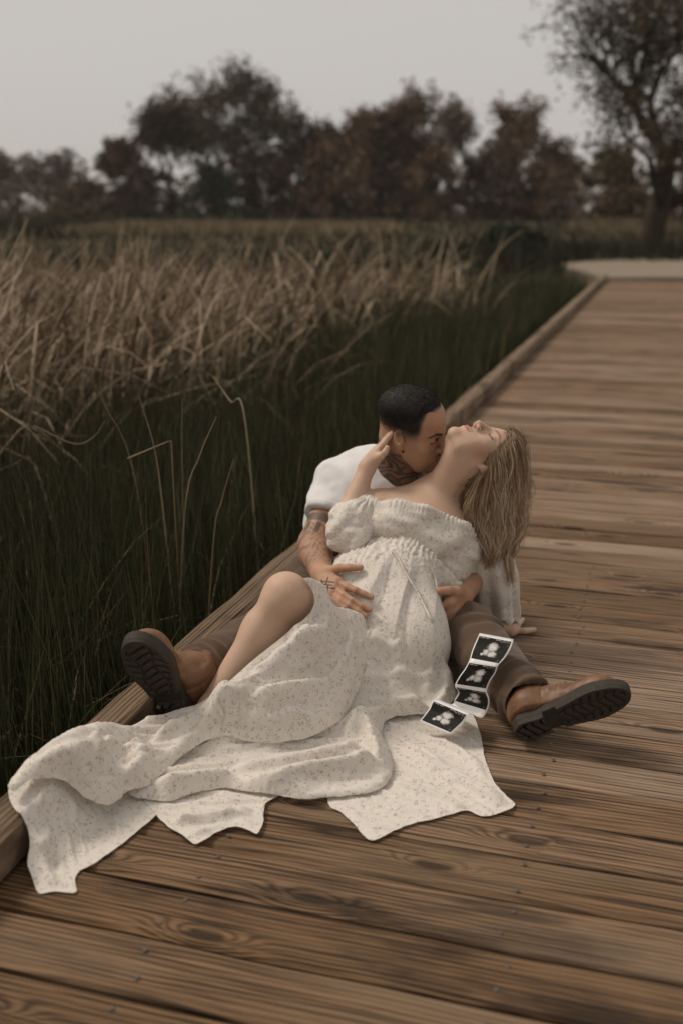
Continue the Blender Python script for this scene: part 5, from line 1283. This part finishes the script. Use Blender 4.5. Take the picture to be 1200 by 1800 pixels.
def hair_mat(name, stops, rough=.42, spec=.5):
    b = NB(name); c = b.ramp(b.attr('shade'), stops); n = b.noise(b.coord('Object'), 300., 2, .5)
    c = b.mix(b.math('MULTIPLY', n, .4), c, tuple(v * .5 for v in stops[1][1])); return b.base(c, rough, spec)
M_BLONDE = hair_mat('blonde_hair', [(0, (.055, .031, .016)), (.35, (.16, .092, .047)), (.7, (.40, .262, .148)), (1, (.72, .56, .38))])
M_BLACK = hair_mat('black_hair', [(0, (.005, .0037, .0028)), (.6, (.011, .0078, .0055)), (1, (.034, .023, .015))], .6, .3)
hr = np.random.default_rng(12)
# scalp cap of the woman's hair
HC = Form()
w_ = wHead.w; k_ = wHead.sc
HC.ell(w_(0, -.020, .048), np.array([.083, .102, .0885]) * k_, wHead.M, 0); HC.ell(w_(0, .028, .056), np.array([.066, .060, .062]) * k_, wHead.M, .03); HC.ell(w_(0, -.04, .0), np.array([.072, .076, .07]) * k_, wHead.M, .02)
def hairline_w(P):
    L = wHead.l(P.astype(np.float64)); x, y, z = L.T; ax = np.abs(x)
    fy = np.interp(z, [-.08, -.03, .005, .03, .055, .08, .10, .13], [-.045, -.030, .010, .026, .036, .056, .066, .066])         # in front of this line the face is bare
    return ((y - fy) * .8 * wHead.sc).astype(np.float32)
HC.fn(hairline_w, w_(0, 0, 0), 9., .010, 'i')
V, F = surface(HC, .0035); V = V + vnormals(V, F) * (.004 * np.sin(np.arctan2(V[:, 2] - w_(0, 0, 0)[2], V[:, 0] - w_(0, 0, 0)[0]) * 60 + 6 * vnoise(V * 30.)))[:, None] * .6
cap = meshobj('hair', V, F, M_BLONDE, None, smooth=True, attrs={'shade': np.clip(.14 + .3 * vnoise(V * 60.), 0, 1)})
# guide curves: image points and distance from the head's near side
guides = [
 [(846, 838), (836, 862), (829, 890), (833, 925), (846, 955), (858, 982), (848, 1004)],
 [(852, 832), (843, 860), (836, 895), (843, 938), (858, 970), (872, 990), (864, 1003)],
 [(861, 812), (856, 850), (848, 892), (853, 930), (868, 960), (877, 984), (872, 1001)],
 [(864, 804), (864, 838), (862, 872), (874, 912), (892, 945), (886, 985), (893, 1028)],
 [(873, 800), (875, 830), (878, 868), (890, 905), (902, 938), (890, 978), (892, 1018)],
 [(881, 788), (889, 812), (890, 850), (897, 890), (907, 922), (895, 955), (881, 985)],
 [(893, 780), (899, 800), (901, 842), (908, 885), (915, 915), (901, 948), (892, 975)],
 [(901, 772), (905, 795), (910, 840), (906, 880), (909, 908), (900, 938), (892, 960)],
 [(900, 767), (905, 788), (910, 835), (910, 870), (904, 898), (909, 918), (898, 948)],
 [(896, 758), (911, 776), (912, 825), (913, 862), (905, 893), (911, 915), (898, 945)]]
KS = 20; NG = len(guides); PP = []; SH = []; RR = []
Hsurf = Form(); Hsurf.p = [q for q in W.p[:3]] + [q for q in HC.p[:3]]
G3 = []
for gd in guides:
    pts = []
    for i, (a, b_) in enumerate(gd):
        h_ = hit(Hsurf, a, b_, .006) if i < 2 else None
        y = h_[1] if (h_ is not None and abs(h_[1] - 2.95) < .14) else (pts[-1][1] if pts else 2.93)
        if i >= 2: y = pts[1][1] + .004 * i
        pts.append(PY(a, b_, y))
    G3.append(np.array(pts))
G3 = np.array(G3)
def guide_at(t):
    i = int(min(max(t, 0), NG - 1.001)); f = t - i; return G3[i] * (1 - f) + G3[min(i + 1, NG - 1)] * f
for lock in range(820):
    t = hr.uniform(0, NG - 1); C = guide_at(t).copy(); dep = hr.random() ** 1.6 * .085
    C += np.array([0, 1, 0]) * dep * np.linspace(.25, 1, len(C))[:, None] + hr.normal(0, .0035, C.shape) * np.linspace(.3, 2.2, len(C))[:, None]
    ln = hr.uniform(.62, 1.0) if hr.random() < .6 else 1.
    fine = catmull(C, KS)
    if ln < 1: fine = np.stack([np.interp(np.linspace(0, ln, KS), np.linspace(0, 1, KS), fine[:, k]) for k in range(3)], -1)
    s = np.linspace(0, 1, KS); ph = t * .75 + hr.normal(0, .28) + dep * 9; amp = hr.uniform(.009, .016)
    fine += (np.sin(s * 11.5 + ph)[:, None] * CR + np.cos(s * 11.5 + ph)[:, None] * CC) * (amp * ss(.15, .6, s))[:, None]
    n = hr.integers(16, 26); w0 = hr.uniform(.005, .011)
    o2 = hr.normal(0, 1, (n, 3)) * w0
    prof = (.55 + .7 * np.sin(np.pi * np.clip(s * 1.05, 0, 1)) ** .8) * ss(1.08, .72, s)
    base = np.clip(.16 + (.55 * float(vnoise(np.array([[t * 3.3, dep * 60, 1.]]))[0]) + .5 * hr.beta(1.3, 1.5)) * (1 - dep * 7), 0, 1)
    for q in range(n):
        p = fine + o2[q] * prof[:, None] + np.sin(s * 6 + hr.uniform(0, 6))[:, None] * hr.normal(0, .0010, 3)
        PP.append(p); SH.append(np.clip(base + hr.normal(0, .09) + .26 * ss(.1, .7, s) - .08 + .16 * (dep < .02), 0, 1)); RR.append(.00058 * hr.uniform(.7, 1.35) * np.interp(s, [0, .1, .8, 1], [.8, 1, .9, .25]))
# the darker mass inside the fall
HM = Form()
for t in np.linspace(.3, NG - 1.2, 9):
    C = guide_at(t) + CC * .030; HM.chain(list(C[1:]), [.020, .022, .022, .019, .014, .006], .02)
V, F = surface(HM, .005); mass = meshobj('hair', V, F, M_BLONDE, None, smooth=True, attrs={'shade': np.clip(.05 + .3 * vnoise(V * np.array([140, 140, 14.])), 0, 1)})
# loose wisps on the shoulder and at the ends
for _ in range(26):
    a0 = (hr.uniform(838, 852), hr.uniform(836, 848)); e = (hr.uniform(788, 836), hr.uniform(840, 900)); m_ = ((a0[0] + e[0]) / 2 + hr.uniform(-5, 5), min(a0[1], e[1]) - hr.uniform(-8, 6))
    C = np.array([hit(W, *q_, .005) for q_ in (a0, m_, e)]); PP.append(catmull(C, KS) + hr.normal(0, .001, (1, 3))); SH.append(np.full(KS, hr.uniform(.3, .6))); RR.append(np.full(KS, .00032))
for _ in range(60):
    C = guide_at(hr.uniform(2, NG - 1)) + hr.normal(0, .006, (7, 3)) * np.linspace(.2, 2.2, 7)[:, None]; PP.append(catmull(C, KS)); SH.append(np.full(KS, hr.uniform(.4, .9))); RR.append(np.full(KS, .00030))
# strands combed back over the scalp from the hairline
for _ in range(900):
    t = hr.uniform(1.5, NG - 1); r0 = guide_at(t)[0]; L = wHead.l(r0); az = hr.normal(0, .25)
    tgt = np.array([L[0] * .75 + hr.normal(0, .012), L[1] - hr.uniform(.05, .12), L[2] + hr.uniform(.01, .05)])
    if hr.random() < .5: L = L + np.array([hr.uniform(0, .13), 0, hr.uniform(0, .012)]); tgt[0] += .05
    pts = np.array([L + (tgt - L) * q_ for q_ in np.linspace(0, 1, KS)]); c0 = np.array([0, -.020, .048]); rad = np.array([.0835, .1025, .089])
    d = (pts - c0) / rad; d /= np.linalg.norm(d, axis=1)[:, None]; pts = c0 + d * rad * (1 + hr.uniform(.0, .035))
    PP.append(np.array([wHead.w(*p) for p in pts])); SH.append(np.full(KS, np.clip(.1 + hr.beta(2, 2.2), 0, 1))); RR.append(np.full(KS, .0005))
V, F = strands(np.array(PP), np.array(RR), 2)
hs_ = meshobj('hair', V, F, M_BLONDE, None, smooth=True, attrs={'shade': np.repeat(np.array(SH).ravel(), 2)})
adopt(cap, woman); adopt(mass, woman); hs_.parent = cap; cap.name = 'hair'; hs_.name = 'hair_strand'; hs_['kind'] = 'stuff'
hs_.matrix_parent_inverse = Matrix.Identity(4); hs_.matrix_parent_inverse = cap.matrix_basis.inverted() @ Matrix.Identity(4)

# the man's clipped hair
MC = Form(); _mh = Form(); mHead.add(_mh); _sk = [q for q in _mh.p[:3]]
def hair_m(P):
    L = mHead.l(P.astype(np.float64)); x, y, z = L.T
    zl = np.interp(y, [-.12, -.06, -.01, .026, .033, .050, .075, .10], [.010, .022, .036, .040, .064, .076, .086, .092]) + .006 * (vnoise(L * 90.) - .5)
    th = -.0032 + .0095 * ss(-.006, .070, z - zl) + .0014 * (vnoise(L * np.array([420., 150., 420.])) - .5)
    return _mh(P, _sk) - th.astype(np.float32)
MC.fn(hair_m, mHead.w(0, 0, .05), .13, 0, 'u')
V, F = surface(MC, .0028); N = vnormals(V, F); V = V + N * ((vnoise(V * 200.) - .5) * .0003)[:, None]
mh = adopt(meshobj('hair', V, F, M_BLACK, None, smooth=True, attrs={'shade': np.clip(vnoise(V * 120.), 0, 1)}), man)
k = hr.integers(0, len(V), 12000); roots = V[k]; fw_ = mHead.M @ np.array([0, .9, -.35]); d = N[k] * .13 + hr.normal(0, .16, (len(k), 3)) + (fw_ - N[k] * (N[k] @ fw_)[:, None]); d /= np.linalg.norm(d, axis=1)[:, None]
d += .35 * (-np.array([0, 0, 1.])) * 0
ln = hr.uniform(.005, .009, len(k)); s = np.linspace(0, 1, 3)
paths = roots[:, None] + d[:, None] * (ln[:, None] * s[None])[:, :, None]
V2, F2 = strands(paths, np.tile(np.array([.00035, .0003, .0001]), (len(k), 1)))
ms = meshobj('hair_strand', V2, F2, M_BLACK, None, attrs={'shade': np.repeat(hr.random(len(k)), 9)}); ms['kind'] = 'stuff'; ms.parent = mh; ms.matrix_parent_inverse = mh.matrix_basis.inverted()
# clipped hair thinning out through the fade
n_ = 9000; th_ = hr.uniform(0, 2 * np.pi, n_); zz = hr.uniform(-.02, .06, n_); cand = np.stack([.085 * np.cos(th_), -.015 + .105 * np.sin(th_), zz], -1)
zl_ = np.interp(cand[:, 1], [-.12, -.06, -.01, .026, .033, .050, .075, .10], [.010, .022, .036, .040, .064, .076, .086, .092]); keep_ = hr.random(n_) < ss(-.034, .010, zz - zl_) * ss(.03, -.002, zz - zl_) * .9
Wp = mHead.o + (cand[keep_] * mHead.sc) @ mHead.M.T; Wp = Wp.astype(np.float32)
for _ in range(5): Wp = Wp - _mh.grad(Wp) * np.clip(_mh(Wp), -.02, .02)[:, None]
Ng = _mh.grad(Wp); d = Ng * .22 + (mHead.M @ np.array([0, .5, -.85])) + hr.normal(0, .12, Ng.shape); d /= np.linalg.norm(d, axis=1)[:, None]; ln = hr.uniform(.0025, .005, len(Wp))
paths = Wp[:, None] + d[:, None] * (ln[:, None] * np.linspace(0, 1, 3)[None])[:, :, None]
V2, F2 = strands(paths, np.tile(np.array([.00030, .00026, .0001]), (len(Wp), 1)))
ms2 = meshobj('hair_strand', V2, F2, M_BLACK, None, attrs={'shade': np.repeat(hr.random(len(Wp)), 9)}); ms2['kind'] = 'stuff'; ms2.parent = mh; ms2.matrix_parent_inverse = mh.matrix_basis.inverted()
# black ear stud
b = NB('black_stud'); M_STUD = b.base((.006, .006, .006), .25, .6)
E_ = Form(); st = hit(Mn, 707.5, 793.5, .001); E_.ell(st, (.0042, .0042, .0042), k=0)
V, F = surface(E_, .0011); adopt(meshobj('ear_stud', V, F, M_STUD, None, smooth=True), man)

# ------------------------------------------------------------------ ultrasound prints: one folded strip of four
b = NB('thermal_paper'); M_PAPER = b.base((.80, .78, .75), .35, .5)
def scan_mat(seed):
    b = NB('scan_print'); uv = b.n('ShaderNodeUVMap').outputs[0]; sp = b.n('ShaderNodeSeparateXYZ', i_Vector=uv); U, Vv = sp.outputs[0], sp.outputs[1]
    n = b.noise(b.vadd(uv, (seed * 3.1, seed * 1.7, 0)), 9., 4, .65); n2 = b.noise(b.vadd(uv, (seed, seed * 2.3, 0)), 30., 3, .6)
    def blob(cx, cy, rx, ry):
        a = b.math('DIVIDE', b.math('SUBTRACT', U, cx), rx); c = b.math('DIVIDE', b.math('SUBTRACT', Vv, cy), ry)
        return b.math('SUBTRACT', 1., b.math('SQRT', b.math('ADD', b.math('MULTIPLY', a, a), b.math('MULTIPLY', c, c))))
    r = np.random.default_rng(int(seed * 7))
    f = blob(.54 + r.normal(0, .02), .60, .20, .24); f = b.math('MAXIMUM', f, blob(.60, .32, .19, .17)); f = b.math('MAXIMUM', f, blob(.40, .36, .12, .16)); f = b.math('MAXIMUM', f, blob(.30, .25, .07, .08))
    f = b.math('MULTIPLY_ADD', b.math('SUBTRACT', n, .53), 1.1, f)
    m = b.maprange(f, .02, .55, smooth=False); sh = b.math('MULTIPLY', m, b.maprange(n2, .30, .66, .35, 1.)); sh = b.math('MAXIMUM', sh, b.math('MULTIPLY', b.maprange(n, .5, .8, 0., .05), b.math('LESS_THAN', Vv, .8)))
    # header and margin print: rows of short dashes
    def row(y0, y1, x0, x1, fr):
        d = b.n('ShaderNodeTexWhiteNoise', noise_dimensions='1D'); b.set(d, 'W', b.math('FLOOR', b.math('MULTIPLY', U, fr)))
        on = b.math('GREATER_THAN', d.outputs[0], .42); on = b.math('MULTIPLY', on, b.math('GREATER_THAN', Vv, y0)); on = b.math('MULTIPLY', on, b.math('LESS_THAN', Vv, y1))
        on = b.math('MULTIPLY', on, b.math('GREATER_THAN', U, x0)); return b.math('MULTIPLY', on, b.math('LESS_THAN', U, x1))
    t = b.math('MAXIMUM', row(.935, .965, .03, .40, 60.), row(.935, .965, .52, .97, 55.)); t = b.math('MAXIMUM', t, row(.885, .91, .66, .97, 60.)); t = b.math('MAXIMUM', t, row(.80, .82, .90, .97, 70.)); t = b.math('MAXIMUM', t, row(.73, .75, .92, .97, 70.))
    t = b.math('MAXIMUM', t, row(.07, .10, .90, .92, 50.))
    v = b.math('MAXIMUM', sh, b.math('MULTIPLY', t, .55))
    return b.base(b.mix(v, (.012, .010, .008), (.78, .75, .71)), .6, .15)
# the strip's middle line: image points and height, from the top print to the lowest; with its width vector at each
rows_ = [((842, 1113), (902, 1124), .215), ((836, 1127), (897, 1139), .215), ((829, 1144), (887, 1156), .20), ((824, 1161), (875, 1170), .185), ((816, 1176), (870, 1183), .165), ((806, 1190), (861, 1197), .145), ((799, 1205), (855, 1214), .12),
 ((805, 1217), (859, 1228), .10), ((799, 1228), (858, 1243), .075), ((793, 1238), (846, 1262), .05), ((764, 1230), (826, 1256), .085), ((753, 1247), (812, 1272), .065), ((737, 1268), (791, 1291), .04)]
Lc = catmull([PZ(*r[0], r[2]) for r in rows_], 97); Rc = catmull([PZ(*r[1], r[2]) for r in rows_], 97)
strip = empty('ultrasound_print_strip', tuple(PZ(800, 1240, .02))); tag(strip, 'folded strip of four black and white ultrasound prints lying over his leg and the dress', 'photo strip')
Nn = np.cross(np.gradient(Lc, axis=0), Rc - Lc); Nn /= np.linalg.norm(Nn, axis=1)[:, None]; Nn *= np.sign(-(Nn @ CC).mean())
def band(i0, i1, u0, u1, lift, name, mat, nu=8, thick=0.):
    n = 97 if i1 - i0 > 90 else int((i1 - i0) * 2) + 1; idx_ = np.linspace(i0, i1, n); gi = lambda A: np.stack([np.interp(idx_, np.arange(97), A[:, k]) for k in range(3)], -1); l, r, nn = gi(Lc), gi(Rc), gi(Nn); us = np.linspace(u0, u1, nu)
    V = l[:, None] + (r - l)[:, None] * us[None, :, None] + nn[:, None] * (lift + .0035 * np.sin(np.pi * us)[None, :, None] * 0)
    i = np.arange(n - 1)[:, None] * nu; j = np.arange(nu - 1)[None]; F = np.stack([i + j, i + j + 1, i + nu + j + 1, i + nu + j], -1).reshape(-1, 4)
    o = adopt(meshobj(name, V.reshape(-1, 3), F, mat, None, smooth=True), strip)
    ul = o.data.uv_layers.new(name='UVMap'); uu = np.tile((us - u0) / (u1 - u0), n); vv = np.repeat(1 - np.linspace(0, 1, n), nu)
    li = np.empty(len(o.data.loops), dtype=np.int32); o.data.loops.foreach_get('vertex_index', li); ul.data.foreach_set('uv', np.stack([uu[li], vv[li]], -1).astype(np.float32).ravel())
    return o
paper = band(0, 96, 0, 1, 0., 'paper', M_PAPER, 8)
md = paper.modifiers.new('thickness', 'SOLIDIFY'); md.thickness = .0006; md.offset = -1
for q_, (a, c) in enumerate(((3.0, 22), (26, 46), (49.5, 66), (82, 95))): band(a, c, .035, .955, .0014, 'scan', scan_mat((1., 2., 3., 6.)[q_]))
